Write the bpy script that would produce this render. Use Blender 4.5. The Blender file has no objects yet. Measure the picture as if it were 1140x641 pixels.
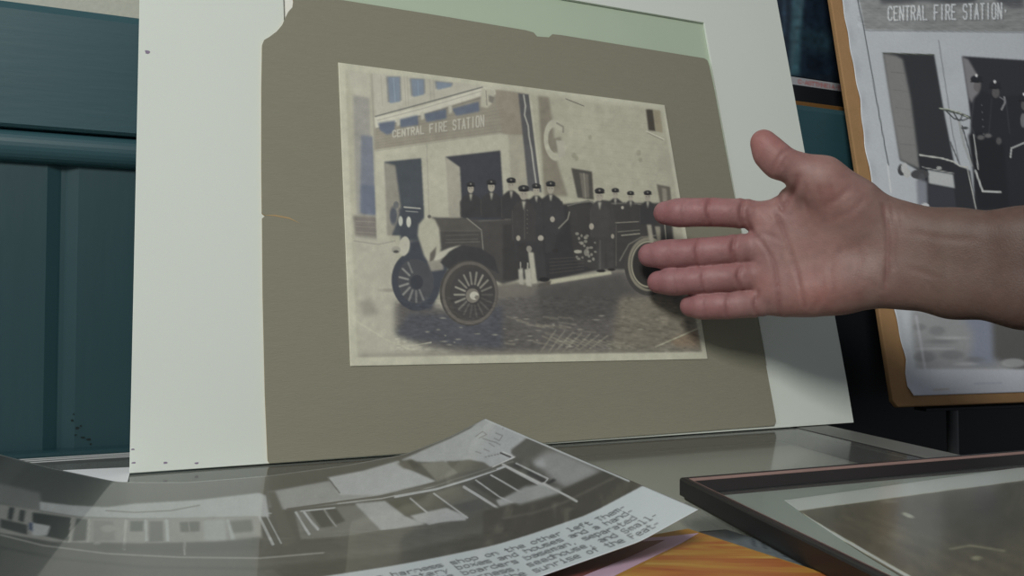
import bpy, bmesh, math, random
import numpy as np
from mathutils import Vector, Matrix

random.seed(4)
rng = np.random.default_rng(4)
S = bpy.context.scene
COL = S.collection

# ------------------------------------------------------------------ camera, light, exposure
FPX = 912.0                       # focal length in pixels of the 1140 x 641 frame
CX, CY = 570.0, 320.5
PITCH = math.atan(29.5 / FPX)     # looking slightly up; the horizon lies at y = 350
CAM = np.array([0.0, 0.0, 0.10])  # metres above the counter top (z = 0)
cd = bpy.data.cameras.new('camera')
cam = bpy.data.objects.new('camera', cd)
COL.objects.link(cam)
cam.location = CAM
cam.rotation_euler = (math.pi / 2 + PITCH, 0, 0)
cd.sensor_width = 36.0
cd.lens = 36.0 * FPX / 1140.0
cd.clip_start = 0.01
S.camera = cam

S.view_settings.view_transform = 'Standard'
S.view_settings.look = 'None'
S.view_settings.exposure = 0.0
S.view_settings.gamma = 1.0
S.view_settings.use_curve_mapping = False

w = bpy.data.worlds.new('world')
S.world = w
w.use_nodes = True
w.node_tree.nodes['Background'].inputs[0].default_value = (0.84, 0.90, 1.0, 1)
w.node_tree.nodes['Background'].inputs[1].default_value = 0.15


def area(name, loc, target, size, size_y, power, color):
    l = bpy.data.lights.new(name, 'AREA')
    l.shape = 'RECTANGLE'
    l.size, l.size_y = size, size_y
    l.energy = power
    l.color = color
    o = bpy.data.objects.new(name, l)
    COL.objects.link(o)
    o.location = loc
    o.rotation_euler = (Vector(target) - Vector(loc)).to_track_quat('-Z', 'Y').to_euler()
    return o


area('ceiling_lamp', (-0.45, -1.30, 1.32), (0.1, 0.6, 0.15), 0.55, 0.55, 30.0, (1.0, 0.985, 0.93))
area('window_light', (-1.5, -0.2, 1.2), (0.0, 0.6, 0.1), 0.8, 0.8, 5.0, (0.90, 0.96, 1.0))

# ------------------------------------------------------------------ measuring helpers
_c, _s = math.cos(PITCH), math.sin(PITCH)


def ray(px, py):
    x = (px - CX) / FPX
    z = -(py - CY) / FPX
    return np.array([x, _c - z * _s, _s + z * _c])


def on_z(px, py, z=0.0):
    d = ray(px, py)
    return CAM + d * ((z - CAM[2]) / d[2])


def at_depth(px, py, y):
    d = ray(px, py)
    return CAM + d * (y / d[1])


def to_px(P):
    P = np.asarray(P) - CAM
    f = P[..., 1] * _c + P[..., 2] * _s
    v = -P[..., 1] * _s + P[..., 2] * _c
    return CX + FPX * P[..., 0] / f, CY - FPX * v / f


class Plane:
    """a leaning flat board: origin, u along the bottom, v up the board, n towards the viewer"""
    def __init__(self, origin, ang, lean):
        a, t = math.radians(ang), math.radians(lean)
        self.o = np.array(origin, float)
        self.u = np.array([math.cos(a), math.sin(a), 0.0])
        back = np.array([-math.sin(a), math.cos(a), 0.0])
        self.v = back * math.sin(t) + np.array([0, 0, math.cos(t)])
        self.n = -back * math.cos(t) + np.array([0, 0, math.sin(t)])

    def st(self, px, py, d=0.0):
        r = ray(px, py)
        o = self.o + self.n * d
        k = np.dot(o - CAM, self.n) / np.dot(r, self.n)
        p = CAM + r * k - o
        return np.array([np.dot(p, self.u), np.dot(p, self.v)])

    def w(self, s, t, d=0.0):
        return self.o + self.u * s + self.v * t + self.n * d


BOARD = Plane(on_z(144, 527, 0.0005), 23.5, 14.5)
_co = on_z(1002, 453.5, 0.012)
_co = at_depth(1002, 453.5, 0.80)
CORK = Plane(_co, 16.0, 12.3)

# ------------------------------------------------------------------ object helpers
def lin(c):
    c = np.asarray(c, float)
    return np.where(c <= 0.04045, c / 12.92, ((c + 0.055) / 1.055) ** 2.4)


def rgb(r, g, b, k=1.0):
    return tuple(np.clip(lin(np.array([r, g, b]) / 255.0) * k, 0, 0.95)) + (1.0,)


def tag(o, label=None, cat=None, group=None, kind=None):
    if label: o['label'] = label
    if cat: o['category'] = cat
    if group: o['group'] = group
    if kind: o['kind'] = kind
    return o


def empty(name, loc, label, cat, group=None):
    o = bpy.data.objects.new(name, None)
    COL.objects.link(o)
    o.location = [float(v) for v in loc]
    o.empty_display_size = 0.02
    return tag(o, label, cat, group)


def put(o, parent):
    if parent is not None:
        o.parent = parent
        o.matrix_parent_inverse = Matrix.Translation(parent.location).inverted()
    return o


def mesh(name, verts, faces, mat, parent=None, smooth=False):
    me = bpy.data.meshes.new(name)
    me.from_pydata([tuple(map(float, v)) for v in verts], [], faces)
    me.materials.append(mat)
    me.validate()
    bm = bmesh.new(); bm.from_mesh(me)
    bmesh.ops.recalc_face_normals(bm, faces=bm.faces)
    bm.to_mesh(me); bm.free()
    if smooth:
        me.polygons.foreach_set('use_smooth', [True] * len(me.polygons))
    o = bpy.data.objects.new(name, me)
    COL.objects.link(o)
    return put(o, parent)


def bevel(o, wdt, seg=2):
    m = o.modifiers.new('bevel', 'BEVEL')
    m.width = wdt; m.segments = seg; m.limit_method = 'ANGLE'; m.angle_limit = math.radians(40)
    return o


def box_vf(c, ux, uy, uz, hx, hy, hz):
    c, ux, uy, uz = (np.asarray(q, float) for q in (c, ux, uy, uz))
    v = [c + ux * hx * a + uy * hy * b + uz * hz * d for a in (-1, 1) for b in (-1, 1) for d in (-1, 1)]
    f = [(0, 1, 3, 2), (4, 6, 7, 5), (0, 4, 5, 1), (2, 3, 7, 6), (0, 2, 6, 4), (1, 5, 7, 3)]
    return v, f


def box(name, c, ux, uy, uz, hx, hy, hz, mat, parent=None, bev=0.0):
    v, f = box_vf(c, ux, uy, uz, hx, hy, hz)
    o = mesh(name, v, f, mat, parent)
    if bev: bevel(o, bev)
    return o


def prism(name, bottom, top, mat, parent=None, bev=0.0):
    """closed solid between two matching outlines"""
    n = len(bottom)
    v = list(bottom) + list(top)
    f = [tuple(range(n)), tuple(range(2 * n - 1, n - 1, -1))]
    f += [(i, (i + 1) % n, n + (i + 1) % n, n + i) for i in range(n)]
    o = mesh(name, v, f, mat, parent)
    if bev: bevel(o, bev)
    return o


def ring_prism(name, outer, inner, lift, mat, parent=None, bev=0.0):
    """a slab with a window: outer / inner outlines with the same number of corners, given at the back; lift = vector to the front"""
    n = len(outer)
    L = np.asarray(lift, float)
    v = list(outer) + list(inner) + [p + L for p in outer] + [p + L for p in inner]
    f = []
    for i in range(n):
        j = (i + 1) % n
        f += [(i, j, n + j, n + i), (2 * n + i, 3 * n + i, 3 * n + j, 2 * n + j),
              (i, 2 * n + i, 2 * n + j, j), (n + i, n + j, 3 * n + j, 3 * n + i)]
    o = mesh(name, v, f, mat, parent)
    if bev: bevel(o, bev)
    return o


# ------------------------------------------------------------------ materials
def new_mat(name):
    m = bpy.data.materials.new(name)
    m.use_nodes = True
    return m, m.node_tree.nodes, m.node_tree.links, m.node_tree.nodes['Principled BSDF']


def paint(name, col, rough=0.6, spec=0.4, var=0.12, scale=30.0, stretch=(1, 1, 1), bump=0.0, bscale=None,
          metal=0.0, coat=0.0, sss=0.0, detail=4.0):
    m, N, L, B = new_mat(name)
    B.inputs['Roughness'].default_value = rough
    B.inputs['Specular IOR Level'].default_value = spec
    B.inputs['Metallic'].default_value = metal
    B.inputs['Coat Weight'].default_value = coat
    B.inputs['Coat Roughness'].default_value = 0.08
    tc = N.new('ShaderNodeTexCoord')
    mp = N.new('ShaderNodeMapping')
    mp.inputs['Scale'].default_value = stretch
    L.new(tc.outputs['Object'], mp.inputs['Vector'])
    nz = N.new('ShaderNodeTexNoise')
    nz.inputs['Scale'].default_value = scale
    nz.inputs['Detail'].default_value = detail
    L.new(mp.outputs[0], nz.inputs['Vector'])
    mx = N.new('ShaderNodeMix'); mx.data_type = 'RGBA'
    c = np.array(col[:3])
    mx.inputs[6].default_value = tuple(np.clip(c * (1 - var), 0, 1)) + (1,)
    mx.inputs[7].default_value = tuple(np.clip(c * (1 + var), 0, 1)) + (1,)
    L.new(nz.outputs['Fac'], mx.inputs[0])
    L.new(mx.outputs[2], B.inputs['Base Color'])
    if bump:
        n2 = N.new('ShaderNodeTexNoise')
        n2.inputs['Scale'].default_value = bscale or scale * 6
        n2.inputs['Detail'].default_value = 5
        L.new(mp.outputs[0], n2.inputs['Vector'])
        b = N.new('ShaderNodeBump')
        b.inputs['Strength'].default_value = bump
        b.inputs['Distance'].default_value = 0.001
        L.new(n2.outputs['Fac'], b.inputs['Height'])
        L.new(b.outputs[0], B.inputs['Normal'])
    return m


def ink_mat(name, rough, spec, bump=0.0, coat=0.0):
    """printed or naturally coloured surface: colour stored on the mesh points"""
    m, N, L, B = new_mat(name)
    at = N.new('ShaderNodeAttribute'); at.attribute_name = 'ink'
    tc = N.new('ShaderNodeTexCoord')
    nz = N.new('ShaderNodeTexNoise'); nz.inputs['Scale'].default_value = 900; nz.inputs['Detail'].default_value = 3
    L.new(tc.outputs['Object'], nz.inputs['Vector'])
    mr = N.new('ShaderNodeMapRange')
    mr.inputs[3].default_value = 0.94; mr.inputs[4].default_value = 1.06
    L.new(nz.outputs['Fac'], mr.inputs[0])
    mx = N.new('ShaderNodeVectorMath'); mx.operation = 'SCALE'
    L.new(at.outputs['Color'], mx.inputs[0]); L.new(mr.outputs[0], mx.inputs['Scale'])
    L.new(mx.outputs[0], B.inputs['Base Color'])
    B.inputs['Roughness'].default_value = rough
    B.inputs['Specular IOR Level'].default_value = spec
    B.inputs['Coat Weight'].default_value = coat
    B.inputs['Coat Roughness'].default_value = 0.05
    if bump:
        b = N.new('ShaderNodeBump'); b.inputs['Strength'].default_value = bump; b.inputs['Distance'].default_value = 0.0005
        L.new(nz.outputs['Fac'], b.inputs['Height']); L.new(b.outputs[0], B.inputs['Normal'])
    return m


def glass_mat(name, tint, rough=0.03, ior=1.5, haze=0.0):
    m, N, L, B = new_mat(name)
    N.remove(B)
    out = N['Material Output']
    tr = N.new('ShaderNodeBsdfTransparent'); tr.inputs[0].default_value = tint
    gl = N.new('ShaderNodeBsdfGlossy'); gl.inputs['Roughness'].default_value = rough
    fr = N.new('ShaderNodeFresnel'); fr.inputs['IOR'].default_value = ior
    tc = N.new('ShaderNodeTexCoord')
    nz = N.new('ShaderNodeTexNoise'); nz.inputs['Scale'].default_value = 12
    L.new(tc.outputs['Object'], nz.inputs['Vector'])
    mr = N.new('ShaderNodeMapRange'); mr.inputs[3].default_value = rough * 0.6; mr.inputs[4].default_value = rough * 1.6
    L.new(nz.outputs['Fac'], mr.inputs[0]); L.new(mr.outputs[0], gl.inputs['Roughness'])
    mx = N.new('ShaderNodeMixShader')
    ge = N.new('ShaderNodeNewGeometry')
    sb_ = N.new('ShaderNodeMath'); sb_.operation = 'SUBTRACT'; sb_.inputs[0].default_value = 1.0
    ml = N.new('ShaderNodeMath'); ml.operation = 'MULTIPLY'
    L.new(ge.outputs['Backfacing'], sb_.inputs[1]); L.new(sb_.outputs[0], ml.inputs[0]); L.new(fr.outputs[0], ml.inputs[1])
    L.new(ml.outputs[0], mx.inputs[0]); L.new(tr.outputs[0], mx.inputs[1]); L.new(gl.outputs[0], mx.inputs[2])
    # even pale diffuse layer mixed in to brighten the glass
    df = N.new('ShaderNodeBsdfDiffuse'); df.inputs[0].default_value = (0.62, 0.64, 0.61, 1)
    m2 = N.new('ShaderNodeMixShader')
    m3 = N.new('ShaderNodeMath'); m3.operation = 'MULTIPLY'; m3.inputs[1].default_value = haze
    L.new(sb_.outputs[0], m3.inputs[0]); L.new(m3.outputs[0], m2.inputs[0])
    L.new(mx.outputs[0], m2.inputs[1]); L.new(df.outputs[0], m2.inputs[2])
    L.new(m2.outputs[0], out.inputs['Surface'])
    return m


M = {}
M['teal'] = paint('teal_paint', rgb(47, 82, 90), rough=0.45, var=0.10, scale=4, stretch=(1, 1, 9), bump=0.12, bscale=25)
M['teal_panel'] = paint('teal_paint_panel', rgb(36, 68, 74), rough=0.45, var=0.10, scale=6, stretch=(6, 6, 1), bump=0.12, bscale=30)
M['cream'] = paint('cream_wall', rgb(190, 192, 180), rough=0.8, var=0.10, scale=260, bump=0.3, bscale=300)
M['floor'] = paint('floor_vinyl', rgb(96, 92, 86), rough=0.6, var=0.15, scale=20)
M['alu'] = paint('brushed_aluminium', rgb(150, 152, 150), rough=0.38, spec=0.5, var=0.06, scale=40, stretch=(1, 1, 1), metal=0.35)
M['alu_light'] = paint('bright_aluminium', rgb(200, 204, 204), rough=0.4, spec=0.5, var=0.05, scale=40)
M['track'] = paint('dark_track_metal', rgb(84, 88, 86), rough=0.5, spec=0.4, var=0.08, scale=50)
M['alu_dark'] = paint('dull_aluminium', rgb(120, 122, 118), rough=0.5, spec=0.4, var=0.10, scale=60, metal=0.2)
M['seal'] = paint('black_seal', rgb(30, 30, 30), rough=0.6, var=0.1)
M['case'] = paint('case_panel', rgb(58, 56, 52), rough=0.5, var=0.1)
M['liner'] = paint('case_liner', rgb(200, 202, 192), rough=0.85, var=0.12, scale=14)
M['white_board'] = paint('white_mat_board', rgb(222, 229, 221), rough=0.85, spec=0.2, var=0.02, scale=9, bump=0.08, bscale=900)
M['core'] = paint('green_backing', rgb(186, 202, 180), rough=0.8, spec=0.2, var=0.05, scale=12)
M['bright'] = paint('light_notch_sheet', rgb(245, 246, 240), rough=0.8, var=0.01)
M['grey_board'] = paint('grey_brown_mount_board', rgb(142, 140, 123), rough=0.8, spec=0.25, var=0.05, scale=70,
                        stretch=(1, 1, 7), bump=0.3, bscale=260)
M['tan_edge'] = paint('scuffed_board_edge', rgb(176, 150, 110), rough=0.9, var=0.15, scale=120)
M['fibre'] = paint('fibreboard', rgb(172, 136, 96), rough=0.8, spec=0.2, var=0.14, scale=50, bump=0.3, bscale=400)
M['black_frame'] = paint('black_lacquer', rgb(30, 30, 33), rough=0.32, spec=0.5, var=0.2, scale=30)
M['copper_line'] = paint('worn_copper_line', rgb(158, 130, 124), rough=0.45, var=0.2, scale=40, metal=0.2)
M['print'] = ink_mat('matte_photo_print', 0.55, 0.25)
M['gloss'] = ink_mat('glossy_photo_print', 0.35, 0.35, coat=0.5)
M['print2'] = ink_mat('semi_gloss_print', 0.30, 0.5)
M['glass'] = glass_mat('counter_glass', (0.88, 0.89, 0.88, 1), 0.09, haze=0.10)
M['pane'] = glass_mat('picture_glass', (0.93, 0.95, 0.94, 1), 0.16, ior=1.28, haze=0.05)
M['steel'] = paint('grey_steel', rgb(84, 86, 88), rough=0.4, spec=0.5, var=0.1, metal=0.3)
M['near_black'] = paint('near_black_paint', rgb(28, 32, 36), rough=0.45, spec=0.35, var=0.2, scale=8)
M['paper'] = paint('white_paper', rgb(235, 238, 240), rough=0.6, var=0.02)
M['wood'] = paint('oiled_wood', rgb(120, 86, 46), rough=0.5, var=0.25, scale=12, stretch=(1, 1, 14))

# ------------------------------------------------------------------ drafting canvas for the printed pictures
class Canvas:
    def __init__(s, x0, y0, x1, y1, col, ss=3):
        s.x0, s.y0, s.ss = x0, y0, ss
        s.W, s.H = int((x1 - x0) * ss), int((y1 - y0) * ss)
        s.a = np.empty((s.H, s.W, 3), np.float32)
        s.a[:] = np.array(col) / 255.0

    def _box(s, P, m):
        P = np.asarray(P, float)
        q = (P - [s.x0, s.y0]) * s.ss
        lo = np.floor(q.min(0) - m).astype(int); hi = np.ceil(q.max(0) + m).astype(int) + 1
        lo = np.maximum(lo, 0); hi = np.minimum(hi, [s.W, s.H])
        if (hi <= lo).any(): return None
        X, Y = np.meshgrid(np.arange(lo[0], hi[0]) + .5, np.arange(lo[1], hi[1]) + .5)
        return q, lo, hi, X, Y

    def _blend(s, lo, hi, m, col, alpha):
        v = s.a[lo[1]:hi[1], lo[0]:hi[0]]
        m = (m * alpha)[..., None]
        v[:] = v * (1 - m) + (np.array(col, np.float32) / 255.0) * m

    @staticmethod
    def _blur(m, r):
        r = int(round(r))
        if r < 1: return m
        for ax in (0, 1):
            for _ in range(2):
                pad = [(0, 0), (0, 0)]; pad[ax] = (r + 1, r)
                c = np.cumsum(np.pad(m, pad, mode='edge'), axis=ax)
                n = 2 * r + 1
                m = (np.take(c, range(n, c.shape[ax]), ax) - np.take(c, range(0, c.shape[ax] - n), ax)) / n
        return m

    def poly(s, P, col, blur=0.5, alpha=1.0):
        r = blur * s.ss
        b = s._box(P, 3 * r + 3)
        if b is None: return
        q, lo, hi, X, Y = b
        ins = np.zeros(X.shape, bool)
        n = len(q)
        for i in range(n):
            x1, y1 = q[i]; x2, y2 = q[(i + 1) % n]
            if y1 == y2: continue
            c = (Y >= min(y1, y2)) & (Y < max(y1, y2))
            ins ^= c & (X < x1 + (Y - y1) * (x2 - x1) / (y2 - y1))
        s._blend(lo, hi, s._blur(ins.astype(np.float32), r), col, alpha)

    def line(s, P, wd, col, alpha=1.0, soft=0.6):
        b = s._box(P, (wd + soft * 2) * s.ss + 3)
        if b is None: return
        q, lo, hi, X, Y = b
        d = np.full(X.shape, 1e9)
        for i in range(len(q) - 1):
            A, B = q[i], q[i + 1]; ab = B - A
            t = np.clip(((X - A[0]) * ab[0] + (Y - A[1]) * ab[1]) / max(ab @ ab, 1e-9), 0, 1)
            d = np.minimum(d, np.hypot(X - A[0] - t * ab[0], Y - A[1] - t * ab[1]))
        d /= s.ss
        s._blend(lo, hi, np.clip((wd / 2 - d) / max(soft, .05) + .5, 0, 1), col, alpha)

    def ell(s, cx, cy, rx, ry, col, alpha=1.0, soft=0.7, rot=0.0, hole=0.0):
        R = max(rx, ry) + 2
        b = s._box([(cx - R, cy - R), (cx + R, cy + R)], 3)
        if b is None: return
        q, lo, hi, X, Y = b
        x = X / s.ss + s.x0 - cx; y = Y / s.ss + s.y0 - cy
        c, sn = math.cos(rot), math.sin(rot)
        e = np.hypot((x * c + y * sn) / rx, (-x * sn + y * c) / ry)
        m = np.clip((1 - e) * min(rx, ry) / soft + .5, 0, 1)
        if hole: m *= np.clip((e - hole) * min(rx, ry) / soft + .5, 0, 1)
        s._blend(lo, hi, m, col, alpha)

    def mottle(s, amp, size, region=None, sx=1.0):
        x0, y0, x1, y1 = region or (s.x0, s.y0, s.x0 + s.W / s.ss, s.y0 + s.H / s.ss)
        a, b = int((x0 - s.x0) * s.ss), int((y0 - s.y0) * s.ss)
        c, d = int((x1 - s.x0) * s.ss), int((y1 - s.y0) * s.ss)
        a, b = max(a, 0), max(b, 0); c, d = min(c, s.W), min(d, s.H)
        h, wd = d - b, c - a
        if h < 2 or wd < 2: return
        gh, gw = max(2, int(h / (size * s.ss))) + 2, max(2, int(wd / (size * sx * s.ss))) + 2
        g = rng.normal(0, 1, (gh, gw)).astype(np.float32)
        yy = np.linspace(0, gh - 1.001, h); xx = np.linspace(0, gw - 1.001, wd)
        yi, xi = yy.astype(int), xx.astype(int); fy, fx = (yy - yi)[:, None], (xx - xi)[None]
        v = (g[yi][:, xi] * (1 - fy) * (1 - fx) + g[yi + 1][:, xi] * fy * (1 - fx)
             + g[yi][:, xi + 1] * (1 - fy) * fx + g[yi + 1][:, xi + 1] * fy * fx)
        s.a[b:d, a:c] = np.clip(s.a[b:d, a:c] * (1 + amp * v[..., None]), 0, 1)

    def sample(s, px, py):
        x = np.clip((px - s.x0) * s.ss - .5, 0, s.W - 1.001); y = np.clip((py - s.y0) * s.ss - .5, 0, s.H - 1.001)
        xi, yi = x.astype(int), y.astype(int); fx, fy = (x - xi)[..., None], (y - yi)[..., None]
        A = s.a
        return (A[yi, xi] * (1 - fx) * (1 - fy) + A[yi, xi + 1] * fx * (1 - fy)
                + A[yi + 1, xi] * (1 - fx) * fy + A[yi + 1, xi + 1] * fx * fy)


# single-stroke lettering, each glyph on a 4 wide x 6 high cell (0 = baseline)
G = {
 'A': ['0,0 2,6 4,0', '1,2 3,2'], 'C': ['4,5 3,6 1,6 0,5 0,1 1,0 3,0 4,1'], 'E': ['4,6 0,6 0,0 4,0', '0,3 3,3'],
 'F': ['4,6 0,6 0,0', '0,3 3,3'], 'I': ['2,0 2,6'], 'L': ['0,6 0,0 4,0'], 'N': ['0,0 0,6 4,0 4,6'],
 'O': ['1,0 0,1 0,5 1,6 3,6 4,5 4,1 3,0 1,0'], 'R': ['0,0 0,6 3,6 4,5 4,4 3,3 0,3', '2,3 4,0'],
 'S': ['4,5 3,6 1,6 0,5 0,4 1,3 3,3 4,2 4,1 3,0 1,0 0,1'], 'T': ['2,0 2,6', '0,6 4,6'], '.': ['2,2.6 2,3.2'],
 'a': ['0,3.5 1,4 3,4 4,3 4,0', '4,2.2 1,2.2 0,1 1,0 3,0 4,1'], 'b': ['0,6 0,0 3,0 4,1 4,3 3,4 0,4'],
 'c': ['4,4 1,4 0,3 0,1 1,0 4,0'], 'd': ['4,6 4,0 1,0 0,1 0,3 1,4 4,4'], 'e': ['0,2 4,2 4,3 3,4 1,4 0,3 0,1 1,0 4,0'],
 'f': ['4,6 2,6 1.5,5 1.5,0', '0,4 3.5,4'], 'g': ['4,0 1,0 0,1 0,3 1,4 4,4 4,-2 0,-2'], 'h': ['0,6 0,0', '0,4 3,4 4,3 4,0'],
 'i': ['1,4 2,4 2,0', '0.5,0 3.5,0', '2,5.6 2,6'], 'l': ['1,6 2,6 2,0', '0.5,0 3.5,0'], 'm': ['0,0 0,4 2,4 2,0', '2,4 4,4 4,0'],
 'n': ['0,0 0,4 3,4 4,3 4,0'], 'o': ['1,0 0,1 0,3 1,4 3,4 4,3 4,1 3,0 1,0'], 'p': ['0,-2 0,4 3,4 4,3 4,1 3,0 0,0'],
 'r': ['0.5,4 0.5,0', '0.5,3 2,4 4,4'], 's': ['4,4 0,4 0,2.2 4,1.8 4,0 0,0'], 't': ['1.5,6 1.5,0 4,0', '0,4 3.5,4'],
 'u': ['0,4 0,0 4,0 4,4'], 'v': ['0,4 2,0 4,4'], 'w': ['0,4 1,0 2,3 3,0 4,4'], 'y': ['0,4 2,0', '4,4 1,-2'], 'k': ['0,6 0,0', '4,4 0,2 4,0'],
 '-': ['0.5,2.6 3.5,2.6'], ',': ['2,0.6 1.5,-1'], 'M': ['0,0 0,6 2,3 4,6 4,0'], 'x': ['0,0 4,4', '0,4 4,0'],
}


def write(cv, text, place, cell, wd, col, alpha=1.0, soft=0.5):
    """place(u, v) gives the canvas point u cells along the line, v in glyph units above the baseline"""
    u = 0.0
    for ch in text:
        for st in G.get(ch, []):
            P = [tuple(map(float, q.split(','))) for q in st.split()]
            cv.line([place(u + x / 4.0 * cell, y) for x, y in P], wd, col, alpha, soft)
        u += 1.0


def sheet(name, pts, canvas, k, mat, parent=None, thick=0.0004, tint=(1, 1, 1), fade=None):
    """pts (rows, cols, 3) -> a printed sheet; the canvas colours are laid down where the traced picture says"""
    R, C, _ = pts.shape
    px, py = to_px(pts)
    v = canvas.sample(px, py)
    if fade:
        g = v.mean(-1, keepdims=True)
        v = fade[0] + (g + (v - g) * fade[2]) * fade[1]
    col = lin(v) * k * np.array(tint)
    idx = np.arange(R * C).reshape(R, C)
    quads = np.stack([idx[:-1, :-1], idx[1:, :-1], idx[1:, 1:], idx[:-1, 1:]], -1).reshape(-1, 4)
    me = bpy.data.meshes.new(name)
    me.vertices.add(R * C)
    me.vertices.foreach_set('co', pts.reshape(-1).astype(np.float32))
    me.loops.add(quads.size)
    me.loops.foreach_set('vertex_index', quads.reshape(-1).astype(np.int32))
    me.polygons.add(len(quads))
    me.polygons.foreach_set('loop_start', np.arange(0, quads.size, 4, dtype=np.int32))
    me.polygons.foreach_set('use_smooth', np.ones(len(quads), bool))
    me.update(calc_edges=True)
    at = me.attributes.new('ink', 'FLOAT_COLOR', 'POINT')
    rgba = np.ones((R * C, 4), np.float32)
    rgba[:, :3] = np.clip(col.reshape(-1, 3), 0, 0.92)
    at.data.foreach_set('color', rgba.reshape(-1))
    me.materials.append(mat)
    o = bpy.data.objects.new(name, me)
    COL.objects.link(o)
    sm = o.modifiers.new('thickness', 'SOLIDIFY'); sm.thickness = thick; sm.offset = -1
    return put(o, parent)


def quad_grid(tl, tr, br, bl, R, C, f):
    v = np.linspace(0, 1, R)[:, None, None]; u = np.linspace(0, 1, C)[None, :, None]
    st = (np.array(tl) * (1 - u) * (1 - v) + np.array(tr) * u * (1 - v) + np.array(br) * u * v + np.array(bl) * (1 - u) * v)
    return f(st)


# ================================================================== THE SETTING
UW = np.array([math.cos(math.radians(23.5)), math.sin(math.radians(23.5)), 0.0])   # along the back wall
NW = np.array([UW[1], -UW[0], 0.0])                                                # from the wall to the viewer
W0 = np.array([-0.300, 0.588, 0.0]) - NW * 0.012
ZU = np.array([0, 0, 1.0])
FLOOR = -0.95


def wpt(s, d, z):
    return W0 + UW * s + NW * d + ZU * z


def wall_box(name, s0, s1, d0, d1, z0, z1, mat, parent=None, bev=0.0):
    return box(name, wpt((s0 + s1) / 2, (d0 + d1) / 2, (z0 + z1) / 2), UW, NW, ZU, (s1 - s0) / 2, (d1 - d0) / 2, (z1 - z0) / 2, mat, parent, bev)


o = box('floor', (0.2, 0.0, FLOOR - 0.02), (1, 0, 0), (0, 1, 0), ZU, 3.0, 3.0, 0.02, M['floor']); tag(o, kind='structure')
RAIL_TOP = 0.3205
o = wall_box('wall_back', -1.6, 2.2, -0.14, -0.045, FLOOR, 1.5, M['cream']); tag(o, kind='structure')
# teal panelling: tongue-and-groove boards between floor and rail, one moulded surface
pv, pf = [], []
edges = [-1.2, -0.66, -0.34, -0.022, 0.30, 0.62, 0.94, 1.26, 1.58, 1.9]
prof = []
for a, b in zip(edges[:-1], edges[1:]):
    prof += [(a + 0.0015, -0.003), (a + 0.003, -0.0024), (a + 0.010, 0.0), (b - 0.010, 0.0), (b - 0.003, -0.0024), (b - 0.0015, -0.003)]
for zz in (FLOOR, 0.235):
    for s, d in prof: pv.append(wpt(s, d, zz))
    for s, d in (prof[-1], prof[0]): pv.append(wpt(s, -0.0445, zz))
n = len(prof) + 2
pf = [tuple(range(n)), tuple(range(2 * n - 1, n - 1, -1))] + [(i, (i + 1) % n, n + (i + 1) % n, n + i) for i in range(n)]
o = mesh('trim_1', pv, pf, M['teal_panel']); tag(o, kind='structure')


def extrude_profile(name, P, s0, s1, mat, smooth=False):
    n = len(P)
    v = [wpt(s0, d, z) for d, z in P] + [wpt(s1, d, z) for d, z in P]
    f = [tuple(range(n)), tuple(range(2 * n - 1, n - 1, -1))] + [(i, (i + 1) % n, n + (i + 1) % n, n + i) for i in range(n)]
    o = mesh(name, v, f, mat)
    return tag(o, kind='structure')


# rail with a rounded moulding beneath
bead = [(0.001 + 0.0085 * math.sin(t), 0.2195 - 0.0115 * math.cos(t)) for t in np.linspace(0, math.pi, 14)]
extrude_profile('trim_2', [(0.0005, 0.208)] + bead + [(0.0005, 0.231)], -1.2, 1.9, M['teal'])
extrude_profile('trim_3', [(-0.0445, 0.2362), (0.0, 0.2362), (0.0006, 0.2315), (0.008, 0.2315), (0.010, 0.2335), (0.010, RAIL_TOP - 0.006),
                           (0.006, RAIL_TOP), (-0.0445, RAIL_TOP)], -1.2, 1.9, M['teal'])

# low teal skirting where the wall meets the counter
extrude_profile('trim_4', [(0.0005, 0.0002), (0.0115, 0.0002), (0.0115, 0.0030), (0.0090, 0.0036), (0.0005, 0.0036)], -0.74, 0.60, M['teal_panel'])
# chipped and blistered paint low on the panelling
chip = paint('chipped_paint', rgb(22, 36, 38), rough=0.8, var=0.3, scale=300)
rc = random.Random(11)
_par = bpy.data.objects['trim_1']
for (px, py, rx, ry) in ((80, 468, 1.3, 1.0), (86, 476, 2.2, 1.6), (84, 484, 1.0, 0.9), (92, 487, 2.0, 1.2), (99, 489, 2.6, 1.2), (101, 494, 1.2, 1.0), (90, 474, 1.0, .8), (82, 461, .8, .8)):
    d_ = ray(px, py)
    k_ = np.dot(W0 - CAM, NW) / np.dot(d_, NW)
    p_ = CAM + d_ * k_
    m_ = 0.001
    out_ = [(rx * m_ * .7 * math.cos(t) * rc.uniform(.6, 1.3), ry * m_ * .8 * math.sin(t) * rc.uniform(.6, 1.3)) for t in np.linspace(0, 2 * math.pi, 10)[:-1]]
    prism('paint_chip', [p_ + UW * a + ZU * b - NW * 0.0005 for a, b in out_], [p_ + UW * a + ZU * b + NW * 0.00025 for a, b in out_], chip, _par)

# ================================================================== DISPLAY COUNTER
def zc(px, py, z=0.0):
    p = on_z(px, py, z); return p


R_IN0, R_IN1 = zc(866, 472), zc(1016, 508)
R_OUT0, R_OUT1 = zc(901, 469), zc(1058, 504)


def extend(a, b, k):
    return a + (b - a) * k


ri_b, ri_f = extend(R_IN1, R_IN0, 1.25), extend(R_IN0, R_IN1, 3.6)
ro_b, ro_f = extend(R_OUT1, R_OUT0, 1.18), extend(R_OUT0, R_OUT1, 3.6)
# back line of the glass, parallel to the wall
def on_back(p_a, p_b, d):
    # point of line a-b whose distance from the wall is d
    da, db = np.dot(p_a - W0, NW), np.dot(p_b - W0, NW)
    return p_a + (p_b - p_a) * ((d - da) / (db - da))


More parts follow.
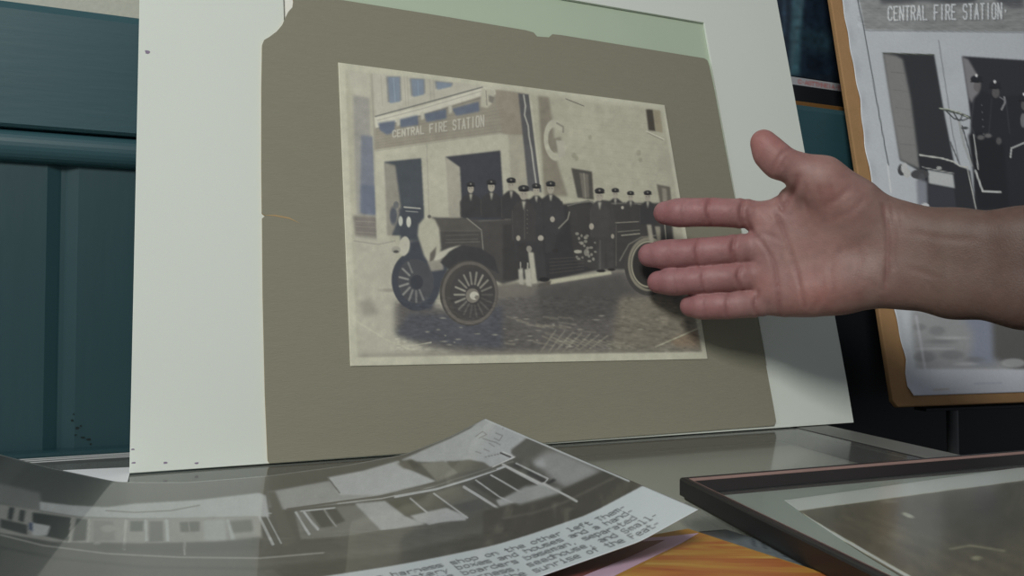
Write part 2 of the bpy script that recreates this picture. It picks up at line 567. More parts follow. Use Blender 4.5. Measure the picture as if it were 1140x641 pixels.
BK = 0.046
ri_b = on_back(R_IN0, R_IN1, BK); ro_b = on_back(R_OUT0, R_OUT1, BK)
lb = wpt(-0.75, BK, 0)
lf = lb + (ri_f - ri_b)
counter = empty('display_counter', ((lb + ro_f) / 2)[:2].tolist() + [FLOOR], 'glass-topped display counter with dull metal edge strips that everything stands on', 'counter')
dn = np.array([0, 0, -0.006])
prism('glass_top', [lb + dn, ri_b + dn, ri_f + dn, lf + dn], [lb, ri_b, ri_f, lf], M['glass'], counter)
up = np.array([0, 0, 0.0002])
dark = (ro_b - ri_b) * 0.10
prism('edge_strip', [ri_b + dark - up * 20, ro_b - up * 20, ro_f - up * 20, ri_f + dark - up * 20],
      [ri_b + dark + up, ro_b + up, ro_f + up, ri_f + dark + up], M['alu_dark'], counter, 0.0006)
prism('edge_seal', [ri_b - up * 8, ri_b + dark - up * 8, ri_f + dark - up * 8, ri_f - up * 8],
      [ri_b, ri_b + dark, ri_f + dark, ri_f], M['seal'], counter)
sr = np.dot(ro_b - W0, UW)
# sliding-door track along the back: flat bar with three ribs
tv, tf = [], []
def addbox(V, F, s0, s1, d0, d1, z0, z1):
    v, f = box_vf(wpt((s0 + s1) / 2, (d0 + d1) / 2, (z0 + z1) / 2), UW, NW, ZU, (s1 - s0) / 2, (d1 - d0) / 2, (z1 - z0) / 2)
    b = len(V); V += v; F += [tuple(b + q for q in ff) for ff in f]
s0, s1 = -0.75, sr - 0.002
def run(name, P, mat, parent):
    n = len(P)
    v = [wpt(s0, d, z) for d, z in P] + [wpt(s1, d, z) for d, z in P]
    f = [tuple(range(n)), tuple(range(2 * n - 1, n - 1, -1))] + [(i, (i + 1) % n, n + (i + 1) % n, n + i) for i in range(n)]
    return mesh(name, v, f, mat, parent)
trk = run('door_track', [(0.001, -0.02), (0.001, -0.0002), (BK, -0.0002), (BK, -0.02)], M['track'], counter)
for d in (0.0140, 0.0215, 0.0295):
    run('rib', [(d - .0010, -0.0019), (d - .0010, 0.0002), (d + .0010, 0.0002), (d + .0010, -0.0019)], M['alu_light'], trk)
# case below the glass
z1 = np.array([0, 0, -0.0255]); z2 = np.array([0, 0, -0.022]); z3 = np.array([0, 0, FLOOR])
wl = [lb, ro_b, ro_f, lf]
cen = sum(wl) / 4
inn = [p + (cen - p) * 0.03 for p in wl]
ring_prism('case_wall', [p + z3 for p in wl], [p + z3 for p in inn], z1 - z3, M['case'], counter)
prism('case_shelf', [p + z2 for p in inn], [p + z2 * 0.93 for p in inn], M['liner'], counter)

# ================================================================== RIGHT-HAND BACKGROUND
cab = empty('filler_cabinet', wpt(0.98, 0.03, FLOOR), 'added black cabinet standing in for the darkness of the gap behind the hand and below the teal rail', 'cabinet')
c0, c1 = 0.655, 1.35
wall_box('filler_body', c0, c1, 0.0005, 0.015, FLOOR, 0.196, M['near_black'], cab, 0.002)  # cabinet added to make the gap under the rail dark
for i in range(2):
    a = c0 + 0.012 + i * (c1 - c0 - 0.012) / 2
    dr = wall_box('door', a, a + (c1 - c0 - 0.036) / 2, 0.0152, 0.0185, FLOOR + 0.06, 0.180, M['near_black'], cab, 0.001)
    kx = a + (0.30 if i == 0 else 0.03)
    wall_box('handle', kx - 0.004, kx + 0.004, 0.0187, 0.026, -0.40, -0.30, M['steel'], dr, 0.001)

# brown wooden strip lying on the rail, label strip and blue-black glazed picture above it
wd = wall_box('wooden_batten', 0.60, 0.90, -0.036, -0.006, RAIL_TOP + 0.0005, RAIL_TOP + 0.0085, M['wood'], None, 0.001)
tag(wd, 'narrow brown wooden batten lying along the top of the teal rail', 'batten')

# sheets behind glass: dark blue photograph in a slim white bottom mount with red lettering
bp = empty('glazed_picture', wpt(0.74, 0.0, RAIL_TOP + 0.0085), 'dark blue glazed picture over the teal rail with red lettering on its pale bottom strip', 'picture')
cvb = Canvas(840, -60, 1010, 110, (26, 36, 46))
cvb.poly([(840, -60), (1010, -60), (1010, 83), (840, 83)], (26, 38, 52), 2)
cvb.poly([(884, -60), (898, -60), (890, 84), (878, 84)], (62, 96, 108), 2.0, 0.9)  # pale streaks painted as reflections on the glazing
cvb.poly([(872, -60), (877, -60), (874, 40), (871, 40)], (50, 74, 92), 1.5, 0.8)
cvb.poly([(893, 30), (940, 38), (942, 60), (895, 56)], (36, 56, 66), 4, 0.8)
cvb.poly([(900, 62), (915, 62), (916, 80), (900, 80)], (20, 28, 38), 2, 0.8)
cvb.mottle(0.10, 4)
PB = Plane(wpt(0.5, -0.026, 0), 23.5, 0.0)
z_b, z_t = 0.3475, 0.52
tl = PB.st(866, 82); s_l = PB.st(850, 60)[0]; s_r = s_l + 0.20
zb = PB.st(905, 88)[1]
pts = quad_grid((s_l, 0.50), (s_r, 0.50), (s_r, zb), (s_l, zb), 120, 110,
                lambda st: PB.o + PB.u * st[..., :1] + PB.v * st[..., 1:] )
sh = sheet('picture_print', pts, cvb, 1.3, M['gloss'], bp)
z0s = RAIL_TOP + 0.0090
def pbox(name, s0, s1, t0, t1, d0, d1, mat, bev=0.0):
    return box(name, PB.w((s0 + s1) / 2, (t0 + t1) / 2, (d0 + d1) / 2), PB.u, PB.v, PB.n, (s1 - s0) / 2, (t1 - t0) / 2, (d1 - d0) / 2, mat, bp, bev)
pbox('backing', s_l - 0.004, s_r + 0.004, zb - 0.010, 0.503, -0.004, -0.0006, M['near_black'])
cvl = Canvas(840, 60, 1010, 130, (176, 178, 184))
def lab(u, v):
    return (891 + u * 5.6, 96.5 + u * 0.95 - v * 0.95)
write(cvl, 'C.ASTTMNEIA.EN', lambda u, v: (889 + u * 3.7, 92.5 + u * 0.58 - v * 0.62), 0.8, 1.3, (186, 110, 110), 0.65, 1.2)
pts = quad_grid((s_l, zb - 0.001), (s_r, zb - 0.001), (s_r, zb - 0.010), (s_l, zb - 0.010), 30, 160,
                lambda st: PB.o + PB.u * st[..., :1] + PB.v * st[..., 1:] + PB.n * 0.0008)
sheet('caption_strip', pts, cvl, 1.0, M['print'], bp)
# black plinth the picture stands on, resting on the batten
pbox('plinth', s_l - 0.004, s_r + 0.004, z0s - 0.0003, zb - 0.011, -0.006, 0.006, M['near_black'], 0.001)

# ================================================================== WHITE MAT BOARD
mat_r = empty('mat_board', BOARD.w(0.26, 0, 0), 'large white window mat leaning on the teal wall behind the grey-brown mount', 'mat board')
TM = 0.0024


def line_at_t(pa, pb, t, d=TM):
    a, b = BOARD.st(*pa, d), BOARD.st(*pb, d)
    k = (t - a[1]) / (b[1] - a[1])
    return np.array([a[0] + (b[0] - a[0]) * k, t])


bl = BOARD.st(144, 527, TM); br = BOARD.st(950, 463, TM)
TOPT = 0.478
OPEN_T = BOARD.st(783, 25, TM)[1]
op_l = BOARD.st(316, 12, TM)[0]
op_r = BOARD.st(784, 26, TM)[0]
outer = [np.array([bl[0], 0.0]), np.array([br[0] - 0.001, 0.0]), BOARD.st(943, 425, TM), line_at_t((865, 0), (943, 425), TOPT),
         line_at_t((155, 0), (148, 300), TOPT), BOARD.st(149, 300, TM)]
inner = [np.array([op_l, 0.055]), np.array([op_r, 0.055]), np.array([op_r, 0.20]), np.array([op_r, OPEN_T]), np.array([op_l, OPEN_T]), np.array([op_l, 0.20])]
L3 = BOARD.n * TM
ring_prism('mat', [BOARD.w(*p) for p in outer], [BOARD.w(*p) for p in inner], L3, M['white_board'], mat_r, 0.0003)
g0 = BOARD.st(330, 0)[0]
def bslab(name, s0, s1, t0, t1, d0, d1, mat, parent, bev=0.0):
    return box(name, BOARD.w((s0 + s1) / 2, (t0 + t1) / 2, (d0 + d1) / 2), BOARD.u, BOARD.v, BOARD.n, (s1 - s0) / 2, (t1 - t0) / 2, (d1 - d0) / 2, mat, parent, bev)
bslab('green_backing', g0, op_r + 0.012, 0.04, OPEN_T + 0.012, -0.0009, -0.0002, M['core'], mat_r)
bslab('light_notch_sheet', op_l - 0.012, g0 - 0.0005, 0.04, OPEN_T + 0.012, -0.0009, -0.0002, M['bright'], mat_r)  # white sheet stands in for window light past the torn corner
# stains and scuffs on the mat: small flat marks of dried ink and dirt
stain = paint('ink_stain', rgb(140, 128, 150), rough=0.8, var=0.2, scale=300)
for (px, py, rx, ry) in ((164, 58, 0.0016, 0.0017), (184, 515, 0.0012, 0.0008), (219, 515.5, 0.0012, 0.0007), (148, 500, 0.0010, 0.0006), (149, 515, 0.0012, 0.0006)):
    c = BOARD.st(px, py, TM)
    ang = np.linspace(0, 2 * math.pi, 14)[:-1]
    rr = [(rx * math.cos(t) * (1 + .25 * math.sin(3 * t + px)), ry * math.sin(t) * (1 + .2 * math.cos(2 * t))) for t in ang]
    prism('stain', [BOARD.w(c[0] + a, c[1] + b, TM - 0.0001) for a, b in rr], [BOARD.w(c[0] + a, c[1] + b, TM + 0.00012) for a, b in rr], stain, mat_r)

# ================================================================== GREY-BROWN MOUNT WITH THE OLD PHOTOGRAPH
D1 = TM + 0.0003
TG = 0.0016
DG = D1 + TG
mt = empty('mounted_photograph', BOARD.w(0.30, 0, D1), 'old fire engine photograph on a grey-brown mount with a torn upper corner', 'photograph')
outl = [(300, 516.3), (862, 473.4), (864, 469), (863, 462), (848, 380), (828, 272), (808, 168), (795, 98), (789.5, 72), (787.5, 67), (784, 64.8),
        (700, 51.2), (625, 39), (615, 38), (611, 41.5), (604, 41), (598, 40.5), (594, 36), (585, 33.5), (480, 15.8), (378, -0.5), (340, -6.8), (329, -8.5), (325.5, -4),
        (326.5, 1), (325.5, 8), (321, 13), (317.5, 20), (314, 28), (308, 35), (300, 41), (294, 44.5), (291.8, 50), (291, 100), (291, 180), (291.5, 237),
        (295.5, 240), (291.8, 243), (292.5, 330), (295, 440), (298, 512)]
st = [BOARD.st(x, y, DG) for x, y in outl]
st[0][1] = max(st[0][1], 0.0); st[1][1] = max(st[1][1], 0.0)
n = len(st)
base = [BOARD.w(*p, D1) for p in st]; top = [BOARD.w(*p, DG) for p in st]
gb = mesh('mount_board', base + top, [tuple(range(n)), tuple(range(2 * n - 1, n - 1, -1))] + [(i, (i + 1) % n, n + (i + 1) % n, n + i) for i in range(n)], M['grey_board'], mt)
gb.data.materials.append(M['tan_edge'])
for p in gb.data.polygons:
    if len(p.vertices) == 4: p.material_index = 1
# small creased crack at the left edge
crk = [BOARD.st(x, y, DG) for x, y in ((293, 239.5), (306, 239), (322, 242), (335, 249), (322, 243.6), (306, 240.6))]
prism('crease', [BOARD.w(*p, DG - 0.0001) for p in crk], [BOARD.w(*p, DG + 0.00012) for p in crk], M['tan_edge'], mt)

# ---- the picture on the old photograph
c = Canvas(366, 60, 800, 416, (178, 176, 155))
PALE = (172, 170, 148)
# wall of the station and sky
c.poly([(384, 80), (740, 124), (782, 392), (398, 398)], (168, 166, 145), 1.5)
c.poly([(385, 78), (412, 80), (414, 112), (394, 108)], (176, 174, 156), 2)
c.poly([(393, 106), (411, 109), (416, 240), (397, 240)], (146, 144, 136), 1.2)
c.poly([(402, 150), (416, 152), (419, 238), (401, 236)], (112, 118, 130), 1.5)
c.poly([(402, 205), (418, 207), (419, 240), (402, 238)], (98, 106, 122), 1.2)
c.poly([(393, 240), (420, 241), (421, 272), (396, 264)], (118, 113, 106), 1.2)
for yy in (246, 252, 258): c.line([(396, yy), (420, yy + 1.5)], 0.8, (136, 130, 120))
c.poly([(412, 82), (418, 83), (424, 268), (420, 272)], (160, 158, 140), .7)
c.poly([(417, 168), (431, 170), (434, 273), (420, 271)], (174, 172, 152), .8)
c.line([(414, 82), (420, 240)], 1.0, (138, 136, 124), .7)
# station front
c.poly([(414, 80), (560, 97), (566, 100), (540, 96), (418, 132)], (175, 173, 156), 1)
for P in ([(432, 86), (444.5, 86), (445.5, 113), (434, 115)], [(458, 88), (471.5, 88.5), (472, 105), (460, 108)], [(486, 91), (503, 93), (502, 96.5), (487, 100)]):
    c.poly([(x - 2.2 if i in (0, 3) else x + 1.5, y - 1) for i, (x, y) in enumerate(P)], (128, 130, 128), .8)
    c.poly(P, (118, 132, 148), .8)
c.line([(438, 87), (440, 113)], 1.2, (136, 152, 168), .7)
c.line([(465, 89), (466, 106)], 1.0, (128, 146, 164), .7)
for x in (424, 450, 453, 478, 482): c.line([(x, 84), (x + 2, 118)], 1, (150, 148, 132), .5)
c.poly([(417, 140), (540, 104), (556, 100), (584, 104), (590, 150), (417, 168)], (142, 136, 120), 1)
c.poly([(551, 100), (580, 104), (586, 160), (560, 150)], (140, 132, 116), 1)
for k in range(9): c.line([(418, 144 + k * 3), (560, 118 + k * 4)], .6, (124, 119, 106), .5)
c.poly([(417, 131), (470, 118), (537, 97), (551, 100), (552, 105), (540, 105.5), (420, 143), (418, 143)], (192, 190, 172), .6)
c.line([(419, 143), (470, 128.5), (540, 107.5)], 1.2, (112, 110, 104), .7, .8)
c.line([(418, 129.5), (470, 115.5), (537, 97)], 1.5, (104, 104, 100), .9)
c.line([(420, 134), (470, 121), (537, 101)], .8, (150, 148, 134), .8)
for P in ([(421, 137), (440, 134), (439, 147), (431, 150), (423, 145)], [(444, 133), (465, 128), (466, 139), (446, 142)],
          [(472, 127), (497, 121), (497, 132), (475, 136)], [(503, 121), (533, 113), (534, 124), (508, 129)]):
    c.poly(P, (92, 102, 118), .9)
for (x, y) in ((441, 136), (468, 129), (499, 122), (536, 112)):
    c.poly([(x, y - 4), (x + 4, y - 5), (x + 4.5, y + 3), (x + 1, y + 5)], (178, 176, 158), .5)
c.poly([(536, 98), (551, 100), (550, 113), (543, 120), (535, 119)], (172, 169, 150), .6)
c.line([(541, 101), (542, 117)], .9, (124, 120, 108)); c.poly([(544, 106), (551, 108), (549, 115), (544, 113)], (120, 116, 106), .6)
def sgn(u, v):
    x = 437.5 + u * 5.15; base = 152.6 - u * 0.62
    hgt = 1.15 + 0.045 * u
    return (x, base - v * hgt)
txt = 'CENTRAL FIRE STATION'
write(c, txt, lambda u, v: (sgn(u, v)[0] + .7, sgn(u, v)[1] + .7), 0.62, 1.1, (110, 105, 94), .7)
write(c, txt, sgn, 0.62, 1.5, (184, 182, 166), .9, .8)
# white fascia and pilasters
c.poly([(417, 167), (480, 158), (556, 148), (566, 150), (571, 246), (420, 262)], (174, 172, 152), .8)
c.line([(475, 160), (478, 246)], .8, (150, 148, 132), .8)
c.line([(418, 168), (556, 148.5)], 1, (150, 147, 130), .8)
c.poly([(428, 180), (469, 176), (472, 232), (472, 262), (436, 262), (434, 240)], (68, 74, 80), .8)
c.poly([(428, 181), (440, 184), (447, 235), (436, 262), (431, 262)], (138, 134, 122), 1)
c.poly([(496, 174.5), (557, 167.5), (562, 245), (513, 246)], (60, 62, 68), .7)
c.poly([(496, 174.5), (512, 186), (515, 243), (500, 242)], (158, 154, 138), .8)
# pole, brickwork and side wall
c.poly([(566, 150), (585, 150), (592, 212), (570, 210)], (158, 154, 136), 1)
c.poly([(577, 104), (589, 105), (599, 184), (603, 214), (588, 212), (584, 170)], (84, 84, 86), .8)
c.line([(583, 106), (585, 118), (584, 128), (588, 140), (589, 152), (592, 168), (594, 184), (597, 205)], 1.8, (166, 165, 155), .9, .7)
c.line([(590, 106), (602, 205)], 2.5, (176, 174, 154), .9)
c.poly([(599, 107), (611, 108), (615, 135), (620, 180), (632, 218), (606, 218)], (128, 122, 106), 1.2)
c.ell(618, 156, 12.5, 23, (176, 174, 154), 1, 1.0, -0.08, 0.62)
c.poly([(622, 146), (640, 140), (640, 166), (624, 160)], (168, 166, 145), 1)
c.poly([(614, 155), (625, 152), (624, 172), (617, 168)], (128, 124, 108), 1)
c.poly([(619, 156), (629, 157), (628, 174), (622, 176)], (172, 170, 152), .7)
c.line([(620, 137), (627, 141), (627, 147)], 2, (128, 124, 110), .8)
for k in range(14): c.line([(634, 128 + k * 7), (742, 140 + k * 7)], .5, (150, 148, 128), .35)
c.line([(630, 110), (650, 118)], 1, (96, 94, 84), .9)
c.poly([(636, 187), (659, 191), (661, 222), (643, 220)], (76, 74, 68), .6)
c.poly([(645, 192), (655, 194), (656, 220), (649, 220)], (112, 108, 98), .8)
c.line([(650, 193), (652, 220)], 1.2, (142, 138, 124), .8)
c.poly([(719, 121.5), (727, 122), (730, 146), (722, 145)], (68, 64, 56), .6)
c.poly([(727, 122), (735, 123), (738, 148), (730, 146)], (146, 138, 114), .6)
c.line([(720, 146), (739, 155)], 1.3, (190, 188, 168)); c.line([(721, 148), (738, 156)], .8, (120, 116, 100), .7)
c.poly([(731, 205), (746, 208), (748, 228), (735, 226)], (98, 94, 84), .6)
c.poly([(737, 209), (742, 210), (743, 226), (738, 226)], (136, 130, 116), .7)
for (x, y, r) in ((657, 153, 2), (711, 170, 2.5), (713, 178, 2), (639, 173, 2.5), (642, 176, 2)): c.ell(x, y, r, r * 1.3, (136, 132, 112), .6, 1.5)
# ground
c.poly([(394, 262), (440, 268), (450, 330), (520, 340), (560, 395), (398, 398)], (170, 168, 150), 2)
c.line([(394, 268), (421, 272), (440, 268)], 1, (130, 126, 116), .7)
c.poly([(440, 338), (455, 330), (500, 345), (600, 314), (690, 300), (760, 318), (775, 392), (520, 394), (470, 384), (440, 370)], (92, 89, 86), 4)
c.poly([(440, 372), (455, 348), (500, 350), (560, 340), (560, 388), (500, 384), (456, 378)], (76, 78, 84), 3)
c.poly([(600, 320), (690, 306), (710, 330), (700, 352), (600, 360)], (78, 76, 74), 4)
c.poly([(690, 330), (740, 330), (775, 350), (780, 392), (680, 392)], (118, 112, 98), 4)
c.poly([(548, 318), (575, 314), (600, 318), (592, 330), (555, 332)], (110, 106, 98), 2)
c.line([(398, 358), (430, 378), (470, 394), (490, 398)], 2.0, (178, 176, 156), .9, 1.2)
c.line([(458, 385), (480, 381)], 1.2, (170, 168, 150))
c.poly([(400, 338), (412, 332), (422, 352), (404, 350)], (130, 126, 114), 3, .7)
c.ell(432, 323, 9, 2, (140, 136, 122), .8, 2)
r2 = random.Random(3)
for k in range(46):
    x = 560 + r2.random() * 200; y = 350 + r2.random() * 38
    L_ = 6 + r2.random() * 16
    c.line([(x, y), (x + L_, y + L_ * 0.16 + r2.uniform(-1, 2))], 1.0 + r2.random() * 1.4, (150, 147, 126) if r2.random() < .5 else (84, 80, 72), .45, 2.2)
for k in range(14):
    x = 598 + k * 4.2; c.line([(x, 392 - (k % 3)), (x + 16 + k * .6, 367 + k * .5)], 1.3, (160, 157, 134) if k % 2 else (96, 92, 84), .5, 1.6)
for k in range(10):
    x = 604 + k * 9; c.line([(x, 374 + k * .7), (x + 22, 384 + k * .4)], 1.8, (156, 153, 130), .45, 1.8)
for k in range(40):
    x = 470 + r2.random() * 250; y = 350 + r2.random() * 40
    c.ell(x, y, 1 + r2.random() * 3, .8, (158, 156, 140), .6, .8)
c.poly([(745, 378), (776, 366), (780, 389), (755, 388)], (128, 112, 92), 2)
c.line([(730, 386), (776, 366)], 1.6, (168, 166, 142), .9)
c.poly([(398, 394), (782, 384), (783, 392), (400, 398)], (120, 116, 104), 2, .5)
# old car behind
c.poly([(444, 232), (470, 229), (474, 268), (446, 268)], (64, 69, 76), 1.5)
c.line([(450, 230.5), (468, 232)], 1.3, (178, 178, 166)); c.line([(452, 235), (465, 236)], 1, (140, 142, 140))
c.ell(446, 246, 2.4, 5.5, (180, 182, 170)); c.ell(455, 247, 2.6, 6, (186, 186, 172))
c.ell(438, 240, 4, 10, (72, 78, 88), .9, 2); c.ell(441, 228, 3, 4, (88, 92, 96), .8)
# fire engine
DK = (62, 61, 61)
c.poly([(455, 268), (490, 262), (500, 300), (480, 345), (448, 340)], (62, 66, 74), 2)
c.poly([(474, 246), (478, 242), (522, 243), (538, 246), (575, 250), (575, 312), (560, 316), (520, 300), (485, 292)], (72, 70, 68), .9)
c.poly([(480, 243), (522, 243.5), (536, 257), (485, 257)], (84, 81, 76), .8)
c.line([(520, 243), (536, 256), (538, 279)], 1.3, (132, 130, 118), .9)
c.line([(484, 257), (536, 257), (575, 256)], 1.2, (96, 93, 86), .7, 1.2)
for yy in (262, 267): c.line([(497, yy), (532, yy - 1)], .9, (98, 96, 90), .7)
c.line([(496, 270), (534, 269)], 1.2, (104, 102, 94), .7)
c.poly([(536, 246), (575, 243), (600, 246), (620, 250), (620, 300), (575, 306), (540, 280)], (72, 69, 67), .9)
c.poly([(560, 250), (600, 248), (602, 310), (560, 312)], (58, 57, 57), 1)
c.poly([(600, 230), (660, 224), (668, 300), (612, 312), (600, 312)], (54, 53, 54), 1)
c.poly([(632, 228), (690, 226), (746, 226), (750, 268), (735, 300), (700, 300), (660, 300), (640, 290)], (62, 61, 60), .9)
c.line([(632, 229), (655, 223), (662, 227), (700, 226), (726, 229)], 1.2, (112, 110, 102))
c.line([(684, 248), (722, 246)], 1.1, (128, 125, 112)); c.line([(688, 258), (712, 256)], 1, (112, 110, 98)); c.line([(692, 262), (712, 260)], 1.3, (142, 140, 124))
c.line([(686, 250), (686, 296)], .8, (92, 90, 84))
# pump brasswork between the men
for k in range(26):
    x = 640 + r2.random() * 24; y = 256 + r2.random() * 36
    c.ell(x, y, 1.1 + r2.random() * 1.3, 1 + r2.random(), (150, 148, 134), .75, .6)
c.ell(643, 280, 4, 2, (160, 158, 142)); c.ell(653, 281, 3, 4, (140, 138, 126), .8)
# running board
c.poly([(610, 311.5), (680, 301.5), (681, 305), (612, 316.5)], (176, 174, 150), .5)
c.poly([(600, 316), (614, 312), (612, 318), (598, 320)], (84, 80, 74), .6)
for k in range(5): c.line([(612, 288 + k * 4), (650, 286 + k * 3.4)], .8, (84, 82, 78), .6)
# far front wheel
c.ell(463, 313, 27, 33, (62, 66, 74), 1, 1, -0.12)
c.ell(463, 313, 20, 25, (70, 72, 76), 1, 1, -0.12)
for k in range(14):
    t = k / 14 * 2 * math.pi + .2
    if -0.9 < math.sin(t) and (math.cos(t) < .75):
        c.line([(463 + 9 * math.cos(t), 313 + 11 * math.sin(t)), (463 + 18.5 * math.cos(t), 313 + 23 * math.sin(t))], 2.2, (160, 160, 152), r2.uniform(.4, .85), 1.2)
c.ell(464, 314, 7, 8, (56, 59, 66))
# radiator, lamps, mudguard
c.poly([(466, 250), (472, 243), (478, 240.5), (484, 244), (489, 254), (491, 276), (488, 292), (478, 294), (472, 284), (465, 262)], (170, 168, 148), .9)
c.ell(478, 241, 2, 2, (96, 94, 88))
c.poly([(479, 282), (486, 274), (484, 290), (478, 292)], (96, 92, 84), .8)
c.poly([(476, 292), (492, 288), (494, 300), (480, 302)], (140, 136, 124), 1)
c.ell(450, 274, 6, 11, (176, 174, 156), 1, .8, 0.15); c.ell(441, 278, 5, 4, (150, 148, 134)); c.ell(441, 280, 3, 1.6, (78, 76, 72))
c.poly([(482, 290), (488, 281), (500, 276), (514, 272.5), (505, 277), (498, 284), (490, 289)], (178, 176, 158), .6)
c.poly([(490, 292), (500, 280), (515, 273), (535, 276), (550, 286), (556, 305), (540, 296), (500, 300)], (58, 58, 60), .8)
# near front wheel
c.ell(522, 326, 32.5, 36.5, (70, 67, 64), 1, 1)
c.ell(523, 326, 31, 35, (104, 99, 92), .8, 1, 0, .90)
c.ell(526, 327, 25, 29, (66, 64, 64), 1, 1)
for k in range(18):
    t = k / 18 * 2 * math.pi
    a = .9 if (math.cos(t - .6) < -.1 or abs(t - 5.5) < .5 or abs(t - 5.9) < .5) else .3
    c.line([(527 + 10 * math.cos(t), 328 + 12 * math.sin(t)), (527 + 21 * math.cos(t), 328 + 25 * math.sin(t))], 2.0, (158, 156, 140), a * r2.uniform(.5, 1), 1.2)
c.ell(526, 329, 7.5, 8, (118, 114, 104)); c.ell(528, 329, 5, 4.5, (184, 182, 166)); c.ell(531, 331, 2.5, 2.5, (120, 116, 106))
# rear wheel
c.ell(722, 294, 27, 35, (66, 64, 62), 1, 1)
c.ell(722, 294, 23, 30, (128, 124, 108), 1, 1, 0, .88)
c.ell(724, 296, 19, 26, (52, 50, 48), 1, 1)
c.ell(722, 294, 19.5, 26, (168, 165, 140), .9, .8, 0, .93)
c.line([(690, 290), (700, 272), (714, 264), (730, 262)], 1.4, (120, 118, 106), .8)
# the crew
def man(x, y, k, foot, wdt, face=(156, 150, 134), suit=(58, 57, 58), cap=(50, 50, 52)):
    """x, y = middle of the face; k = face half height; foot = y where the body ends; wdt = shoulder half width"""
    s = y + k * 1.3
    c.poly([(x - k * .55, s - 1), (x + k * .55, s - 1), (x + wdt * .75, s + k * .7), (x + wdt, s + k * 1.6), (x + wdt * .95, foot), (x - wdt * .95, foot), (x - wdt, s + k * 1.6), (x - wdt * .75, s + k * .7)], suit, .7)
    c.line([(x - wdt * .9, s + k * 1.5), (x - wdt * .85, foot - 2)], .7, (84, 82, 80), .6)
    c.ell(x, y, k * .68, k, face, 1, .7)
    c.ell(x, y - k * 1.0, k * .95, k * .55, cap, 1, .6); c.ell(x + .3, y - k * .62, k * .9, k * .22, (34, 34, 36), 1, .5)
    c.ell(x, y - k * 1.05, k * .18, k * .2, (140, 138, 126), .8, .5)
    c.poly([(x - k * .3, s - .5), (x + k * .35, s - .5), (x + .1, s + k * 1.5)], (166, 164, 148), .5)
    c.ell(x - k * .25, y - k * .05, .6, .5, (92, 88, 80), .9, .4); c.ell(x + k * .28, y - k * .05, .6, .5, (92, 88, 80), .9, .4)
man(524, 210, 5, 242, 12)
man(547, 208, 5.5, 242, 13)
man(569, 206, 5.5, 244, 12)
man(597, 212, 5.2, 240, 10)
man(613, 210, 5.6, 252, 13)
man(685, 216, 4.4, 226, 10)
man(702, 219, 4.2, 227, 8)
man(721, 219, 4.6, 250, 10)
# man on the step (seated by the wheel)
c.poly([(606, 224), (626, 224), (630, 246), (620, 262), (616, 280), (607, 282), (606, 255)], (60, 59, 60), .8)
c.line([(622, 254), (632, 244), (634, 236)], 1.4, (140, 138, 124), .9); c.ell(615, 244, 2.6, 3.2, (156, 150, 136)); c.ell(618, 279, 4, 2, (52, 50, 50))
# big man with long coat
c.poly([(574, 226), (583, 221), (594, 222), (603, 230), (606, 262), (604, 268), (601, 310), (593, 314), (588, 270), (576, 270), (577, 292), (573, 290), (572, 250)], (60, 59, 60), .7)
man(583, 216, 6.5, 268, 14, suit=(64, 62, 62))
c.line([(584, 228), (584, 266)], .8, (92, 90, 84), .8)
for k in range(6): c.ell(587, 234 + k * 5, .6, .6, (120, 116, 104), .8, .4)
c.ell(577, 265, 2.3, 3, (160, 154, 138)); c.ell(602, 265, 3.2, 3.2, (166, 160, 146))
c.poly([(590, 268), (604, 268), (609, 312), (598, 313)], (60, 59, 60), .7); c.ell(606, 311, 6, 2.5, (40, 40, 42))
# fire extinguishers
c.poly([(577, 300), (582, 298), (583, 317), (578, 316)], (164, 162, 148), .6); c.line([(579.5, 292), (579.5, 300)], 1.3, (150, 148, 136))
c.poly([(584, 300), (591, 298), (592, 319), (586, 318)], (170, 168, 152), .6); c.line([(587.5, 293), (587.5, 300)], 1.6, (160, 158, 144))
c.poly([(588, 280), (594, 281), (598, 315), (592, 316)], (172, 170, 152), .7); c.ell(589, 277, 3, 3.5, (146, 142, 130), .9)
# standing man on the right
c.poly([(661, 226), (668, 222), (680, 224), (685, 240), (685, 264), (683, 266), (683, 300), (677, 301), (674, 268), (673, 301), (666, 302), (663, 266), (660, 240)], (66, 65, 64), .7)
man(667.5, 218, 5.8, 264, 11, suit=(70, 68, 67))
c.line([(668, 268), (668, 300)], 2.5, (84, 82, 80), .8); c.ell(658.5, 252, 2.6, 3.6, (164, 158, 142)); c.ell(682, 263, 1.8, 2.6, (150, 144, 130))
c.ell(669, 301.5, 5, 1.6, (44, 42, 42)); c.ell(681, 300, 4, 1.5, (44, 42, 42))
c.poly([(720, 250), (725, 250), (728, 270), (723, 268)], (150, 146, 130), .7); c.poly([(729, 252), (735, 252), (736, 272), (732, 268)], (140, 136, 120), .7)
c.line([(740, 250), (742, 272)], 1, (150, 148, 130)); c.ell(693, 231, 1.6, 1.8, (160, 156, 142))
# paper border painted last
BD = (182, 181, 160)
c.poly([(366, 60), (800, 60), (800, 128), (740, 121), (560, 97.5), (384, 77), (390, 240), (398, 398), (398, 416), (366, 416)], BD, .6)
c.poly([(396, 398), (560, 395), (782, 391.5), (774, 350), (757, 240), (737, 120), (800, 110), (800, 416), (366, 416), (366, 398)], BD, .6)
c.mottle(0.012, 1.0); c.mottle(0.02, 5); c.mottle(.02, 30)
c.mottle(0.06, 1.4, (440, 330, 780, 392), 2.5)

